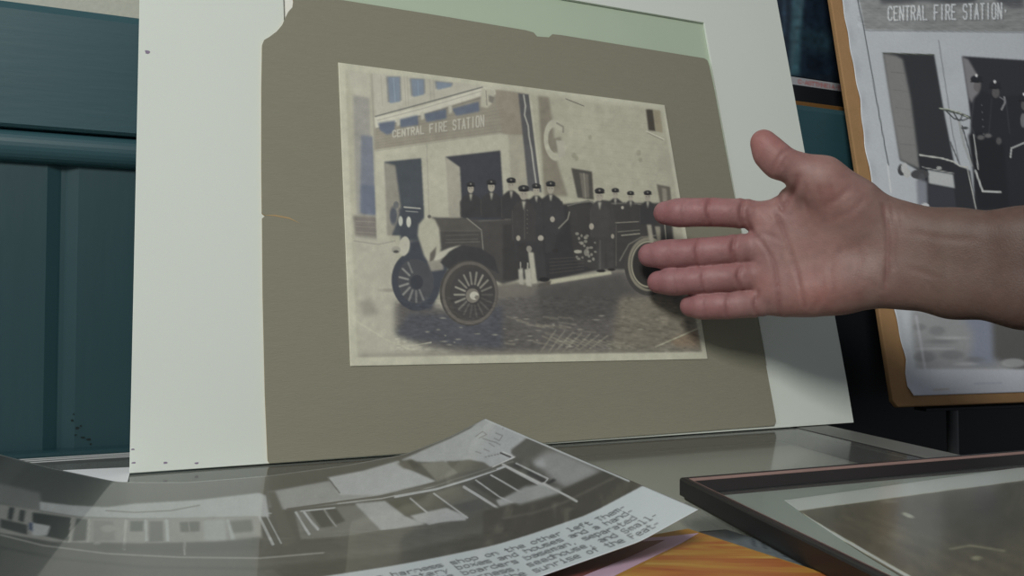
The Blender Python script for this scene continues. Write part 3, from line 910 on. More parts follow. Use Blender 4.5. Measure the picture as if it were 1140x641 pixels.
DP = DG + 0.0006
def P_at(x, y): return BOARD.st(x, y, DP)
K_OLD = 1.42
pts = quad_grid(P_at(376.5, 69.5), P_at(740, 117), P_at(788, 399.5), P_at(390, 407.5), 400, 470,
                lambda st: BOARD.o + BOARD.u * st[..., :1] + BOARD.v * st[..., 1:] + BOARD.n * DP)
sheet('photo_print', pts, c, K_OLD, M['print'], mt, 0.0005, fade=(0.035, 0.955, 0.86))

# ================================================================== POSTER PRINT ON FIBREBOARD (right)
pb = empty('mounted_poster', CORK.w(0.17, 0, 0), 'cool grey fire station print glued on an orange-brown fibreboard behind the forearm', 'print')
TC = 0.006
cbl = CORK.st(1002, 453.5, 0); cright = CORK.st(1140, 448.5, 0)
H = 0.515; Wd = 0.42
lt = CORK.st(925, 0, TC); lb_ = CORK.st(994, 445, TC)
def left_s(t): return lb_[0] + (lt[0] - lb_[0]) * (t - lb_[1]) / (lt[1] - lb_[1])
ol = [(left_s(0) + 0.005, 0.0), (Wd, 0.0), (Wd, H), (left_s(H), H), (left_s(0.1), 0.1), (left_s(0.006), 0.006)]
fb = prism('fibreboard', [CORK.w(*p, 0) for p in ol], [CORK.w(*p, TC) for p in ol], M['fibre'], pb, 0.0012)
c = Canvas(930, -140, 1290, 460, (168, 174, 180))
c.poly([(960, 0), (1300, 0), (1300, 40), (1140, 35.5), (1060, 34.5), (963, 33), (957, 0)], (128, 130, 130), .8)
c.poly([(930, -140), (1300, -140), (1300, 6), (1140, 3), (955, 2)], (120, 122, 124), 2)
c.poly([(976, -20), (1090, -20), (1086, 3), (1060, 5), (1030, 1), (1000, 4), (980, 4)], (76, 78, 82), 2)
c.poly([(1100, -20), (1140, -20), (1140, 8), (1128, 10), (1110, 3)], (80, 82, 86), 2)
for k in range(12): c.line([(962, 4 + k * 2.7), (1200, 4 + k * 2.8)], .6, (112, 114, 116), .6)
c.mottle(.05, 2, (955, 0, 1290, 34), 3)
def s2(u, v): return (989 + u * 6.42, 22.4 - u * .09 - v * (2.45 + 0.022 * u))
write(c, 'CENTRAL FIRE STATION.', lambda u, v: (s2(u, v)[0] + 1.2, s2(u, v)[1] + 1.0), .62, 1.8, (80, 82, 86), .6)
write(c, 'CENTRAL FIRE STATION.', s2, .62, 1.7, (188, 192, 196))
c.line([(962, 34), (1140, 36.5)], 1, (120, 122, 126), .8)
c.line([(953, -10), (962, 34), (989, 184)], 1.1, (54, 58, 60), .9, .5)
c.line([(988, 183), (992, 214)], 1.6, (196, 198, 200), .8)
c.line([(1045, 45), (1061, 150), (1070, 190)], 1.2, (120, 124, 130), .9)
c.poly([(983, 59), (1040, 61), (1052, 130), (1064, 190), (1023, 190), (1002, 178)], (44, 46, 50), .5)
c.poly([(983, 59), (998, 62), (1005, 66), (1014, 110), (1024, 188), (1002, 178), (992, 120)], (118, 118, 116), 1.2)
for k in range(5): c.line([(992 + k * 2.5, 80 + k * 20), (1008 + k * 3, 82 + k * 20)], .8, (98, 98, 98), .7)
c.line([(983, 59), (1040, 61)], 1.0, (60, 66, 50))
c.poly([(1071, 62.5), (1140, 67), (1300, 72), (1300, 260), (1085, 260), (1084, 160), (1078, 110)], (42, 43, 48), .5)
c.poly([(1071, 63), (1078, 66), (1092, 90), (1090, 104), (1082, 115), (1078, 108)], (118, 116, 120), 1)
c.poly([(1084, 110), (1094, 100), (1100, 104), (1110, 108), (1130, 106), (1150, 110), (1150, 240), (1090, 240), (1080, 150)], (36, 37, 42), 1.2)
c.poly([(1078, 150), (1092, 146), (1118, 160), (1124, 240), (1090, 240)], (30, 31, 35), 1.5)
c.line([(1084, 112), (1081, 140), (1086, 152)], 1.2, (66, 68, 74), .7, 1.2); c.line([(1104, 110), (1101, 148)], 1.2, (60, 62, 68), .6, 1.4); c.line([(1120, 112), (1124, 148)], 1.2, (64, 66, 72), .6, 1.4)
# steering wheel, seat rails and windscreen
c.poly([(1022, 173), (1050, 178), (1068, 184), (1080, 190), (1090, 260), (1034, 260), (1026, 200)], (40, 42, 46), .7)
c.poly([(1033, 189), (1061, 194), (1063, 209.5), (1034, 204)], (168, 172, 172), .5)
c.line([(1027, 186), (1062, 193)], 1, (150, 152, 150)); c.line([(1024, 172.5), (1048, 176), (1062, 180), (1069, 185), (1077, 186)], 1.8, (176, 178, 172))
c.line([(1077, 186), (1082, 212), (1088, 240)], 1.2, (166, 168, 162)); c.ell(1045.5, 187, 3, 2, (150, 152, 150))
c.line([(1048, 121), (1056, 123), (1068, 126), (1080, 131)], 2.6, (70, 76, 70)); c.line([(1046, 120.5), (1054, 121), (1070, 126), (1079, 131)], 1.0, (170, 178, 160))
c.line([(1054, 124), (1062, 132), (1072, 134), (1080, 131)], 1.3, (56, 58, 58)); c.line([(1062, 126), (1068, 136)], 1.3, (56, 58, 58)); c.line([(1072, 127), (1068, 136)], 1.3, (56, 58, 58))
c.line([(1068, 136), (1073, 160), (1082, 184)], 3.0, (150, 154, 154)); c.line([(1071, 140), (1078, 164), (1086, 194)], 1.2, (56, 58, 60))
c.line([(1058, 158), (1068, 182)], 1.4, (90, 92, 92)); c.ell(1074, 142.5, 4, 1.5, (70, 72, 74))
c.line([(1084, 150), (1089, 188)], 1.5, (160, 162, 160)); c.line([(1086, 190), (1094, 213), (1114, 213.5)], 2.2, (170, 174, 172))
c.line([(1125, 175), (1126, 165), (1140, 159), (1160, 157)], 1.7, (170, 174, 172))
for (x, y) in ((1087, 91), (1107.5, 98), (1140, 112)):
    c.ell(x + 1, y + 5, 4.2, 6, (96, 92, 92), .8, 1); c.ell(x, y - 3, 6.5, 4.2, (34, 35, 40)); c.ell(x, y - 7, 1.5, 1.8, (200, 202, 206)); c.line([(x - 6, y), (x + 7, y)], 1.6, (30, 30, 34))
c.line([(1118, 108), (1119, 114), (1115, 122)], 2, (150, 150, 154), .8); c.line([(1113, 108), (1119, 112)], 1.4, (120, 120, 124), .8)
c.ell(1092, 153, 4, 2.6, (140, 136, 136), .55, 1.5); c.ell(1100, 151, 4, 2.4, (150, 146, 146), .55, 1.5); c.ell(1112, 157, 3, 4, (120, 116, 116), .55, 1.5); c.ell(1139, 134, 3, 8, (120, 122, 124), .8)
for k in range(5): c.ell(1093 + k * .5, 117 + k * 8, .8, .8, (110, 112, 116), .8, .5)
# headlamp and pale bonnet at the lower left of the picture
c.ell(1004, 189, 4.5, 6.5, (60, 62, 64)); c.ell(1007, 187, 4, 6, (174, 176, 176)); c.ell(1010, 193, 4, 5, (170, 172, 170)); c.ell(1024, 194, 10, 5.5, (66, 66, 68)); c.ell(1026, 201, 4, 8, (76, 78, 82), .8)
c.poly([(1020, 200), (1032, 202), (1034, 260), (1024, 260)], (120, 124, 134), 1.4); c.ell(1030, 230, 5, 4, (184, 186, 188)); c.ell(1046, 232, 6, 3, (170, 172, 174))
c.poly([(1034, 206), (1062, 210), (1068, 260), (1036, 260)], (52, 54, 62), .7)
# lower part: street
c.poly([(940, 235), (1034, 235), (1034, 345), (970, 345)], (168, 172, 178), 2)
c.poly([(1034, 235), (1300, 235), (1300, 350), (1050, 345)], (60, 60, 64), 3)
c.poly([(1015, 345), (1300, 335), (1300, 412), (1020, 412), (1014, 360)], (132, 134, 136), 3)
c.poly([(1066, 340), (1112, 345), (1108, 405), (1080, 405), (1084, 372)], (112, 120, 140), 4, .9)
c.poly([(1104, 345), (1300, 335), (1300, 412), (1130, 412), (1106, 398)], (80, 80, 78), 3)
for (x, y, w_, h_) in ((1024, 364, 7, 4), (1043, 368, 9, 5), (1048, 380, 16, 2.5), (1030, 397, 12, 6), (1060, 395, 13, 5), (1085, 400, 10, 3)): c.ell(x, y, w_, h_, (106, 108, 110), .7, 3)
for (x, y, w_, h_) in ((1040, 388, 20, 1.4), (1060, 376, 16, 1.6), (1075, 405, 12, 2), (1128, 404, 14, 5)): c.ell(x, y, w_, h_, (160, 162, 164), .7, 2)
c.poly([(930, 411), (1300, 411), (1300, 460), (930, 460)], (168, 172, 180), 1)
c.line([(1020, 352), (1030, 411)], 2, (172, 174, 182), .7, 3)
c.line([(1040, 434), (1056, 433)], 2, (150, 140, 124), .6, 2); c.line([(1085, 427), (1115, 426)], 1.5, (138, 144, 160), .6, 1.5)
c.mottle(.012, 1.2); c.mottle(.012, 25)
DPc = TC + 0.0008
# rag-edged sheet: its left edge waves a little, as a torn and glued print does
lx = np.array([[937, 0], [943, 35], [950, 75], [957, 110], [962, 160], [975, 225], [994, 340], [1000, 365], [1004, 385], [1008, 400], [1008, 415], [1010, 430], [1016, 439.5]])
stl = np.array([CORK.st(x, y, DPc) for x, y in lx])
stl = stl[np.argsort(stl[:, 1])]
bot = CORK.st(1016, 440.5, DPc)[1]
R_, C_ = 420, 300
tt = np.linspace(H - 0.012, bot, R_)
sl = np.interp(tt, stl[:, 1], stl[:, 0])
above = tt > stl[-1, 1]
slope = (stl[-1, 0] - stl[-3, 0]) / (stl[-1, 1] - stl[-3, 1])
sl[above] = stl[-1, 0] + slope * (tt[above] - stl[-1, 1])
uu = np.linspace(0, 1, C_)
SS = sl[:, None] * (1 - uu)[None] + (Wd - 0.012) * uu[None]
TT = np.repeat(tt[:, None], C_, 1)
rip = 0.0006 * np.exp(-((SS - sl[:, None]) / 0.006) ** 2) * (1 + np.sin(TT * 160))
pts = CORK.o + CORK.u * SS[..., None] + CORK.v * TT[..., None] + CORK.n * (DPc + rip)[..., None]
sheet('photo_print', pts, c, 1.75, M['print2'], pb, 0.0005, fade=(0.02, 0.96, 0.8))

# stand that carries the fibreboard: ledge, post, foot
PCx = CORK.w(0.066, 0, 0.0)
stand = empty('metal_stand', (PCx[0], PCx[1], FLOOR), 'slim grey metal post stand carrying the orange-brown fibreboard', 'stand')
lc = CORK.w(0.17, 0, 0.001)
hz = np.array([CORK.n[0], CORK.n[1], 0]); hz /= np.linalg.norm(hz)
box('ledge', lc - np.array([0, 0, 0.0035]) + CORK.u * 0.05 - hz * 0.008, CORK.u, hz, ZU, 0.19, 0.008, 0.0015, M['near_black'], stand, 0.0005)
pp = PCx - hz * 0.008 + CORK.u * 0.004
ang = np.linspace(0, 2 * math.pi, 17)[:-1]
circ = lambda r, z: [np.array([pp[0] + r * math.cos(t), pp[1] + r * math.sin(t), z]) for t in ang]
zt = lc[2] - 0.0052
prism('post', circ(0.0055, FLOOR + 0.0125), circ(0.0055, zt), M['steel'], stand)
prism('foot', circ(0.052, FLOOR + 0.0005), circ(0.046, FLOOR + 0.012), M['steel'], stand)

# ================================================================== THINGS LYING ON THE COUNTER
# white slip of paper at the back left
sp = [on_z(70, 524.5, 0.0), on_z(146, 521, 0.0), on_z(142, 537, 0.0), on_z(128, 545, 0), on_z(90, 540, 0.0)]
z = np.array([0, 0, 1.0])
o = prism('paper_slip', [p + z * 0.0002 for p in sp], [p + z * 0.0007 for p in sp], M['paper'])
tag(o, 'small white paper slip on the counter glass beside the foot of the mat', 'paper')

# framed picture, lower right
FZ = 0.0125
fa = math.radians(20.0)
fu = np.array([math.cos(fa), math.sin(fa), 0]); 
fl = math.radians(-74.0)
fv = np.array([math.cos(fl), math.sin(fl), 0])          # towards the viewer
F0 = on_z(756.5, 531, FZ); F0[2] = 0.0
Fd = on_z(840, 572, FZ) - on_z(756.5, 531, FZ); Fd[2] = 0
fv = Fd / np.linalg.norm(Fd)
Fu = on_z(1139, 500.5, FZ) - on_z(756.5, 531, FZ); Fu[2] = 0
fu = Fu / np.linalg.norm(Fu)
fr = empty('framed_picture', F0 + fu * 0.2 + fv * 0.16, 'dark photograph lying flat in a black frame with a copper inner line', 'framed picture')
Lx, Ly = 0.40, 0.32
def fp(a, b, z): return F0 + fu * a + fv * b + ZU * z
Z00 = 0.0030
def fring(name, e0, e1, z0, z1, mat, bev=0.0):
    o_ = [fp(e0, e0, z0), fp(Lx - e0, e0, z0), fp(Lx - e0, Ly - e0, z0), fp(e0, Ly - e0, z0)]
    i_ = [fp(e1, e1, z0), fp(Lx - e1, e1, z0), fp(Lx - e1, Ly - e1, z0), fp(e1, Ly - e1, z0)]
    return ring_prism(name, o_, i_, ZU * (z1 - z0), mat, fr, bev)
def loft(name, rings, mat, closed=True):
    v, f = [], []
    for e, z_ in rings:
        v += [fp(e, e, z_), fp(Lx - e, e, z_), fp(Lx - e, Ly - e, z_), fp(e, Ly - e, z_)]
    m_ = len(rings)
    for a in range(m_ if closed else m_ - 1):
        b = (a + 1) % m_
        for i in range(4):
            j = (i + 1) % 4
            f.append((a * 4 + i, a * 4 + j, b * 4 + j, b * 4 + i))
    return mesh(name, v, f, mat, fr)
FW = 0.0150
def slope_z(e): return FZ - (FZ - 0.0070) * (e - 0.0030) / (FW - 0.0030)
loft('frame', [(0, Z00), (0, FZ - .0014), (.0004, FZ - .0005), (.0013, FZ), (.0030, FZ), (FW, 0.0070), (FW, Z00)], M['black_frame'])
loft('inner_line', [(.0040, slope_z(.0040) - .0002), (.0040, slope_z(.0040) + .0003), (.0060, slope_z(.0060) + .0003), (.0060, slope_z(.0060) - .0002)], M['copper_line'])
prism('backing', [fp(.002, .002, .0008), fp(Lx - .002, .002, .0008), fp(Lx - .002, Ly - .002, .0008), fp(.002, Ly - .002, .0008)],
      [fp(.002, .002, .0029), fp(Lx - .002, .002, .0029), fp(Lx - .002, Ly - .002, .0029), fp(.002, Ly - .002, .0029)], M['case'], fr)
q = FW + 0.0001
mat_pale = paint('pale_grey_mount', rgb(168, 176, 170), rough=0.8, var=0.04, scale=10)
prism('mount', [fp(q, q, .0031), fp(Lx - q, q, .0031), fp(Lx - q, Ly - q, .0031), fp(q, Ly - q, .0031)],
      [fp(q, q, .0046), fp(Lx - q, q, .0046), fp(Lx - q, Ly - q, .0046), fp(q, Ly - q, .0046)], mat_pale, fr)
prism('glass', [fp(q, q, .0058), fp(Lx - q, q, .0058), fp(Lx - q, Ly - q, .0058), fp(q, Ly - q, .0058)],
      [fp(q, q, .0065), fp(Lx - q, q, .0065), fp(Lx - q, Ly - q, .0065), fp(q, Ly - q, .0065)], M['pane'], fr)
c = Canvas(860, 500, 1300, 760, (74, 68, 56))
c.poly([(860, 500), (1300, 440), (1300, 516), (1140, 534.5), (890, 568), (877, 566), (860, 560)], (226, 226, 214), .5)
c.line([(873, 557), (890, 571), (925, 592), (960, 612), (1015, 644), (1060, 670)], 3.2, (206, 204, 190), 1, .8)
for k in range(9): c.line([(900 + k * 12, 572), (960 + k * 16, 600), (1050 + k * 20, 645)], 4, (86, 80, 66) if k % 2 else (62, 58, 48), .5, 5)
c.poly([(980, 560), (1060, 548), (1140, 545), (1140, 600), (1080, 610), (1010, 590)], (58, 54, 46), 8, .7)
c.ell(1011, 573.5, 7, 2.2, (146, 146, 134), .9, 1.5, .35); c.ell(990, 558, 9, 2, (110, 108, 98), .7, 2)
c.line([(1058, 611), (1080, 607), (1118, 613)], 2.6, (120, 114, 96), .8, 2); c.ell(1087, 621, 6, 2.5, (136, 130, 110), .8, 2)
c.line([(940, 575), (1020, 620), (1040, 641)], 3, (94, 88, 74), .6, 4)
c.mottle(.05, 3); c.mottle(.08, 14)
A_, B_ = on_z(873, 556.5, .0050), on_z(1140, 519.5, .0050)
Cc = on_z(1015, 643, .0050)
du = (B_ - A_) / np.linalg.norm(B_ - A_)
dv = (Cc - A_) / np.linalg.norm(Cc - A_)
def pf_(st):
    a = st[..., :1]; b = st[..., 1:]
    bow = 0.010 * np.sin(np.clip(b / 0.18, 0, 1) * math.pi) * np.exp(-a / 0.03)
    return A_ + du * (a - bow * .35) + dv * b + ZU * (0.0)
Lq = min(0.27, 0.3)
pts = quad_grid((0, 0), (0.245, 0), (0.245, 0.20), (0, 0.20), 260, 320, pf_)
sheet('photo_print', pts, c, 2.3, M['print2'], fr, 0.0003)

# orange flame picture under the curled print
fz = 0.0026
K1, K2, K3 = on_z(718, 588, fz), on_z(766, 587, fz), on_z(945, 645, fz)
e_r = (K3 - K2) / np.linalg.norm(K3 - K2)
e_l = np.array([e_r[1], -e_r[0], 0])
if e_l[0] > 0: e_l = -e_l
m, N, L, B = new_mat('flame_print')
tc = N.new('ShaderNodeTexCoord'); mp = N.new('ShaderNodeMapping')
mp.inputs['Rotation'].default_value = (0, 0, math.radians(8)); mp.inputs['Scale'].default_value = (9, 62, 1)
nz = N.new('ShaderNodeTexNoise'); nz.inputs['Scale'].default_value = 1.4; nz.inputs['Detail'].default_value = 5; nz.inputs['Distortion'].default_value = 1.1
cr = N.new('ShaderNodeValToRGB')
el = cr.color_ramp.elements
el[0].position = 0.30; el[0].color = rgb(160, 88, 52)
el[1].position = 0.72; el[1].color = rgb(206, 176, 104)
e = el.new(0.42); e.color = rgb(178, 112, 58)
e = el.new(0.55); e.color = rgb(188, 144, 66)
L.new(tc.outputs['Object'], mp.inputs['Vector']); L.new(mp.outputs[0], nz.inputs['Vector']); L.new(nz.outputs['Fac'], cr.inputs[0]); L.new(cr.outputs[0], B.inputs['Base Color'])
B.inputs['Roughness'].default_value = 0.35
M['flame'] = m
M['lilac'] = paint('lilac_border', rgb(206, 178, 200), rough=0.4, var=0.04)
M['maroon'] = paint('maroon_panel', rgb(120, 70, 66), rough=0.4, var=0.15, scale=60)
M['ochre'] = paint('ochre_border', rgb(176, 132, 60), rough=0.4, var=0.12, scale=60)
bk = empty('flame_picture', (K2 + e_l * 0.12 + e_r * 0.1) * [1, 1, 0], 'orange flame-patterned printed cover under the curled photograph', 'picture')
def kp(a, b, z): 
    p = K2 + e_l * a + e_r * b; return np.array([p[0], p[1], z])
def kslab(name, pl, z0, z1, mat, bev=0):
    return prism(name, [kp(a, b, z0) for a, b in pl], [kp(a, b, z1) for a, b in pl], mat, bk, bev)
kslab('cover', [(0, 0), (0.22, 0), (0.22, 0.27), (0, 0.27)], 0.0004, 0.0021, M['ochre'])
kslab('flame_panel', [(0.0015, 0.010), (0.0185, 0.018), (0.216, 0.10), (0.216, 0.268), (0.0015, 0.268)], 0.0021, 0.00235, M['flame'])
kslab('lilac_stripe', [(0.0015, 0.0085), (0.0185, 0.0055), (0.030, 0.0015), (0.216, 0.0015), (0.216, 0.095), (0.0185, 0.0165)], 0.0021, 0.00225, M['lilac'])
kslab('maroon_panel', [(0.022, 0.0095), (0.034, 0.006), (0.12, 0.006), (0.12, 0.045), (0.05, 0.021)], 0.00226, 0.0023, M['maroon'])

# blue-grey and dark card between the cover and the frame
g_ = [on_z(752, 577, 0), on_z(790, 560, 0), on_z(1010, 652, 0), on_z(960, 665, 0)]
inset = []
c = Canvas(740, 550, 1030, 690, (104, 112, 116))
c.poly([(740, 550), (1030, 550), (1030, 560), (815, 600), (740, 590)], (58, 62, 62), 3)
for k in range(30):
    x, y = 778 + r2.random() * 40, 572 + r2.random() * 16
    c.ell(x, y, 1.5, .8, (120, 116, 96), .7, .6)
for (x, y) in ((812, 590), (850, 603), (872, 612), (838, 600), (893, 622)):
    c.line([(x, y), (x + 2, y + 7)], 2.4, (52, 60, 66), .9)
c.mottle(.05, 2)
pa, pb_, pc_, pd_ = [p * [1, 1, 0] + ZU * 0.0006 for p in (on_z(764, 585, 0.0006), on_z(770, 560, 0.0006), on_z(990, 650, 0.0006), on_z(950, 652, 0.0006))]
lf_dir = (pc_ - pb_) / np.linalg.norm(pc_ - pb_)
vv = np.linspace(0, 1, 100)[:, None, None]; uu = np.linspace(0, 1, 90)[None, :, None]
top_l = kp(-0.0015, 0.002, 0.0008); bot_l = kp(-0.0015, 0.22, 0.0008)
top_r = top_l + fu * 0.03; bot_r = bot_l + fu * 0.03
wdt = 0.0135
top_r = kp(-wdt - 0.004, 0.006, 0.0008); bot_r = kp(-wdt - 0.004, 0.22, 0.0008)
# keep clear of the frame's foot
pts = top_l * (1 - uu) * (1 - vv) + top_r * uu * (1 - vv) + bot_l * (1 - uu) * vv + bot_r * uu * vv
o = sheet('leaflet', pts, c, 1.2, M['print2'], None, 0.0003)
tag(o, 'narrow blue-grey leaflet showing between the orange cover and the black frame', 'leaflet')

# ================================================================== CURLED PRINT
E0, E1 = on_z(540, 466, 0.030), on_z(777.5, 567.5, 0.0205)
eb = np.array([-0.864, -0.503, 0.0])
tb = np.array([0, .027, .059, .0985, .144, .188, .223, .254, .278, .300, .32])
zb_ = np.array([.030, .0195, .0108, .0074, .0058, .0066, .0102, .0205, .030, .040, .051])
tn = np.array([0, .03, .077, .12, .18, .23, .27, .30, .32])
zn_ = np.array([.0205, .0118, .0055, .0040, .0046, .010, .022, .034, .043])


def smooth_interp(x, xp, fp_):
    y = np.interp(x, xp, fp_)
    for _ in range(3):
        k = np.ones(9) / 9
        ends = y[0], y[-1]
        yp = np.concatenate([2 * y[0] - y[4:0:-1], y, 2 * y[-1] - y[-2:-6:-1]])
        y = np.convolve(yp, k, 'valid'); y[0], y[-1] = ends
    return y


RC, CC = 300, 520
tq = np.linspace(0, 0.32, CC)
zbk, znr = smooth_interp(tq, tb, zb_), smooth_interp(tq, tn, zn_)
E0f, E1f = E0 * [1, 1, 0], E1 * [1, 1, 0]
bb = np.linspace(0, 1, RC)[:, None, None]
pts = (E0f * (1 - bb) + E1f * bb) + eb * tq[None, :, None]
zz = zbk[None] * (1 - bb[..., 0]) + znr[None] * bb[..., 0]
pts = np.concatenate([pts[..., :2], zz[..., None] + 0 * pts[..., :1]], -1)
CURL = pts


def curl_pt(t, b):
    """picture position of the point t metres from the right edge, b (0..1) from the back edge"""
    i = int(np.clip(round(t / 0.32 * (CC - 1)), 0, CC - 1)); fi = np.clip(t / 0.32 * (CC - 1), 0, CC - 1.001)
    i = int(fi); fx = fi - i
    fj = np.clip(b * (RC - 1), 0, RC - 1.001); j = int(fj); fy = fj - j
    p = (CURL[j, i] * (1 - fx) * (1 - fy) + CURL[j, i + 1] * fx * (1 - fy) + CURL[j + 1, i] * (1 - fx) * fy + CURL[j + 1, i + 1] * fx * fy)
    x, y = to_px(p)
    return float(x), float(y)


c = Canvas(-420, 440, 800, 1000, (76, 76, 73), 2.5)
def Z(ox, oy, k, P): return [(ox + x / k, oy + y / k) for x, y in P]
LT, MD, DKK = (172, 176, 178), (112, 113, 110), (54, 55, 54)
# sky (dark) is the ground colour. street below
c.poly([(-420, 590), (0, 592), (60, 612), (150, 622), (300, 622), (420, 610), (560, 580), (660, 545), (715, 535), (715, 560), (560, 625), (430, 645), (330, 680), (-420, 900)], (84, 84, 80), 2)
c.poly([(300, 632), (430, 618), (560, 590), (640, 560), (700, 538), (716, 541), (640, 580), (560, 608), (430, 634), (330, 655)], (66, 66, 62), 2)
# long low roof / white fascia
c.poly([(-80, 520), (0, 539), (44, 549), (46, 560), (44, 572), (0, 562), (-80, 545)], (112, 112, 110), 1.5)
c.poly([(44, 559), (80, 563), (119, 565), (150, 561), (220, 557), (288, 549), (296, 552), (300, 576), (200, 578), (150, 578), (88, 576), (44, 569)], LT, .8)
c.line([(118, 569), (150, 571), (190, 569), (222, 563)], 1.6, (116, 116, 112), .8, 1)
c.poly([(-80, 548), (0, 562), (44, 569), (88, 576), (150, 578), (290, 575), (292, 600), (250, 604), (150, 606), (60, 604), (0, 594), (-80, 575)], (140, 140, 136), 1)
c.poly([(36, 571), (79, 577), (76, 603), (53, 598), (36, 592)], (44, 44, 42), .8)
c.poly([(85, 578), (97, 579), (95, 602), (80, 603)], (44, 44, 44), .8)
c.poly([(34, 582), (56, 586), (52, 597), (36, 597)], LT, .8); c.poly([(32, 582), (36, 583), (36, 592), (32, 590)], (60, 68, 96), .8)
c.poly([(10, 565), (16, 566), (13, 580), (8, 578)], (52, 52, 52), .8); c.poly([(22, 568), (28, 569), (26, 582), (20, 580)], (56, 56, 54), .8)
c.poly([(0, 578), (30, 585), (30, 596), (0, 588)], (60, 60, 58), 1)
c.poly([(104, 580), (126, 581), (128, 602), (104, 603)], (120, 120, 116), 1)
c.poly([(145, 581), (159.5, 581), (159, 592), (145, 592)], (70, 72, 70), .8)
c.poly([(166, 581), (181, 581), (182, 603), (166, 604)], (88, 88, 86), .8)
c.poly([(200, 582), (222, 581), (222, 592), (201, 593)], (72, 74, 70), .8); c.line([(210, 581), (211, 593)], 1.2, (130, 130, 126), .8)
c.poly([(226, 580), (250, 579), (252, 602), (228, 602)], LT, 1.5, .7)
c.poly([(254, 581), (280, 579), (282, 592), (256, 594)], (86, 88, 82), 1.2)
c.poly([(252, 579), (255, 579), (262, 602), (257, 602)], LT, .7)
c.line([(80, 577), (77, 604)], 2.4, (150, 148, 144)); c.line([(99, 579), (98, 604)], 2.2, (160, 160, 156))
c.line([(140, 580), (138, 612)], 2.8, (168, 168, 164)); c.line([(162, 580), (163, 602)], 2.6, LT); c.line([(185, 580), (187, 602)], 3.5, LT)
c.ell(108, 606, 4, 2, (176, 176, 172)); c.ell(120, 589, 8, 4, (150, 150, 146), .8, 2)
c.poly([(100, 605), (160, 606), (240, 604), (290, 598), (292, 612), (200, 616), (110, 612)], (58, 58, 56), 1.5, .8)
c.line([(205, 602), (206, 618)], 2, (140, 140, 138))
c.line([(0, 596), (48, 608), (80, 612), (119, 617), (200, 621), (290, 622), (360, 616)], 2, (146, 146, 142), .8, 1)
c.line([(0, 610), (60, 622), (160, 632), (300, 634)], 3, (60, 60, 58), .6, 3)
# middle building
c.poly([(298, 548), (370, 535), (378, 549), (384, 552), (330, 560), (300, 566)], (140, 142, 142), .8)
c.poly(Z(320, 500, 5.344, [(-60, 255), (240, 200), (310, 260), (560, 255), (700, 240), (400, 320), (0, 360), (-60, 370)]), (150, 152, 152), .8)
c.poly(Z(320, 500, 5.344, [(240, 170), (450, 130), (660, 70), (700, 110), (890, 195), (700, 240), (540, 275), (310, 275)]), LT, .6)
c.line(Z(320, 500, 5.344, [(240, 172), (310, 262)]), 1.6, (100, 100, 98))
c.line(Z(320, 500, 5.344, [(0, 360), (300, 318), (560, 282), (760, 238), (960, 175)]), 2.2, (88, 88, 84))
c.line(Z(320, 500, 5.344, [(300, 326), (560, 296), (780, 250), (962, 195)]), 1.5, (160, 162, 160))
c.poly(Z(320, 500, 5.344, [(40, 370), (290, 345), (440, 330), (560, 490), (340, 525), (80, 540)]), (110, 111, 108), 1)
c.poly(Z(320, 500, 5.344, [(130, 372), (215, 362), (275, 460), (200, 470)]), (66, 68, 66), .8)
c.poly(Z(320, 500, 5.344, [(228, 362), (290, 356), (345, 430), (290, 450)]), (66, 68, 66), .8)
c.line(Z(320, 500, 5.344, [(80, 372), (280, 352)]), 1.6, LT); c.line(Z(320, 500, 5.344, [(215, 362), (290, 465)]), 1.2, (150, 152, 150))
c.line(Z(320, 500, 5.344, [(50, 380), (130, 510)]), 2.4, LT); c.line(Z(320, 500, 5.344, [(100, 380), (180, 480)]), 2.8, LT)
c.poly(Z(320, 500, 5.344, [(400, 325), (580, 310), (700, 400), (820, 450), (560, 490)]), (160, 163, 164), .8)
c.poly(Z(320, 500, 5.344, [(600, 315), (725, 292), (825, 378), (705, 400)]), (70, 70, 62), .6)
c.poly(Z(320, 500, 5.344, [(745, 290), (870, 262), (950, 345), (835, 358)]), (74, 74, 66), .6)
c.line(Z(320, 500, 5.344, [(730, 292), (840, 385)]), 1.3, (150, 152, 150))
c.poly(Z(320, 500, 5.344, [(770, 400), (960, 355), (990, 420), (840, 455)]), (158, 161, 162), .8)
c.line(Z(320, 500, 5.344, [(80, 545), (340, 525), (560, 490), (840, 470), (960, 440)]), 1.8, (84, 84, 80))
# upper sign board on the sheet's rising end
c.poly(Z(440, 460, 5.344, [(30, 282), (180, 215), (330, 150), (450, 90), (520, 30), (570, 28), (800, 145), (690, 235), (720, 262), (580, 325), (300, 300), (120, 290)]), (160, 164, 166), .7)
c.poly(Z(440, 460, 5.344, [(10, 300), (90, 275), (160, 310), (110, 338), (50, 330)]), (92, 90, 84), 1.2)
c.poly(Z(440, 460, 5.344, [(70, 285), (100, 280), (160, 318), (110, 335)]), (60, 60, 58), 1)
c.poly(Z(440, 460, 5.344, [(150, 300), (290, 285), (380, 355), (250, 410)]), (118, 118, 112), .9)
c.poly(Z(440, 460, 5.344, [(300, 288), (380, 285), (440, 278), (530, 295), (570, 325), (470, 345), (380, 360)]), (88, 88, 82), .9)
c.line(Z(440, 460, 5.344, [(0, 478), (240, 430), (440, 370), (590, 320), (700, 290)]), 2.0, (100, 100, 96))
c.line(Z(440, 460, 5.344, [(0, 500), (240, 455), (440, 395), (650, 320)]), 2.6, LT)
c.line(Z(440, 460, 5.344, [(0, 487), (260, 440), (460, 380), (600, 335)]), 1.4, (100, 100, 96))
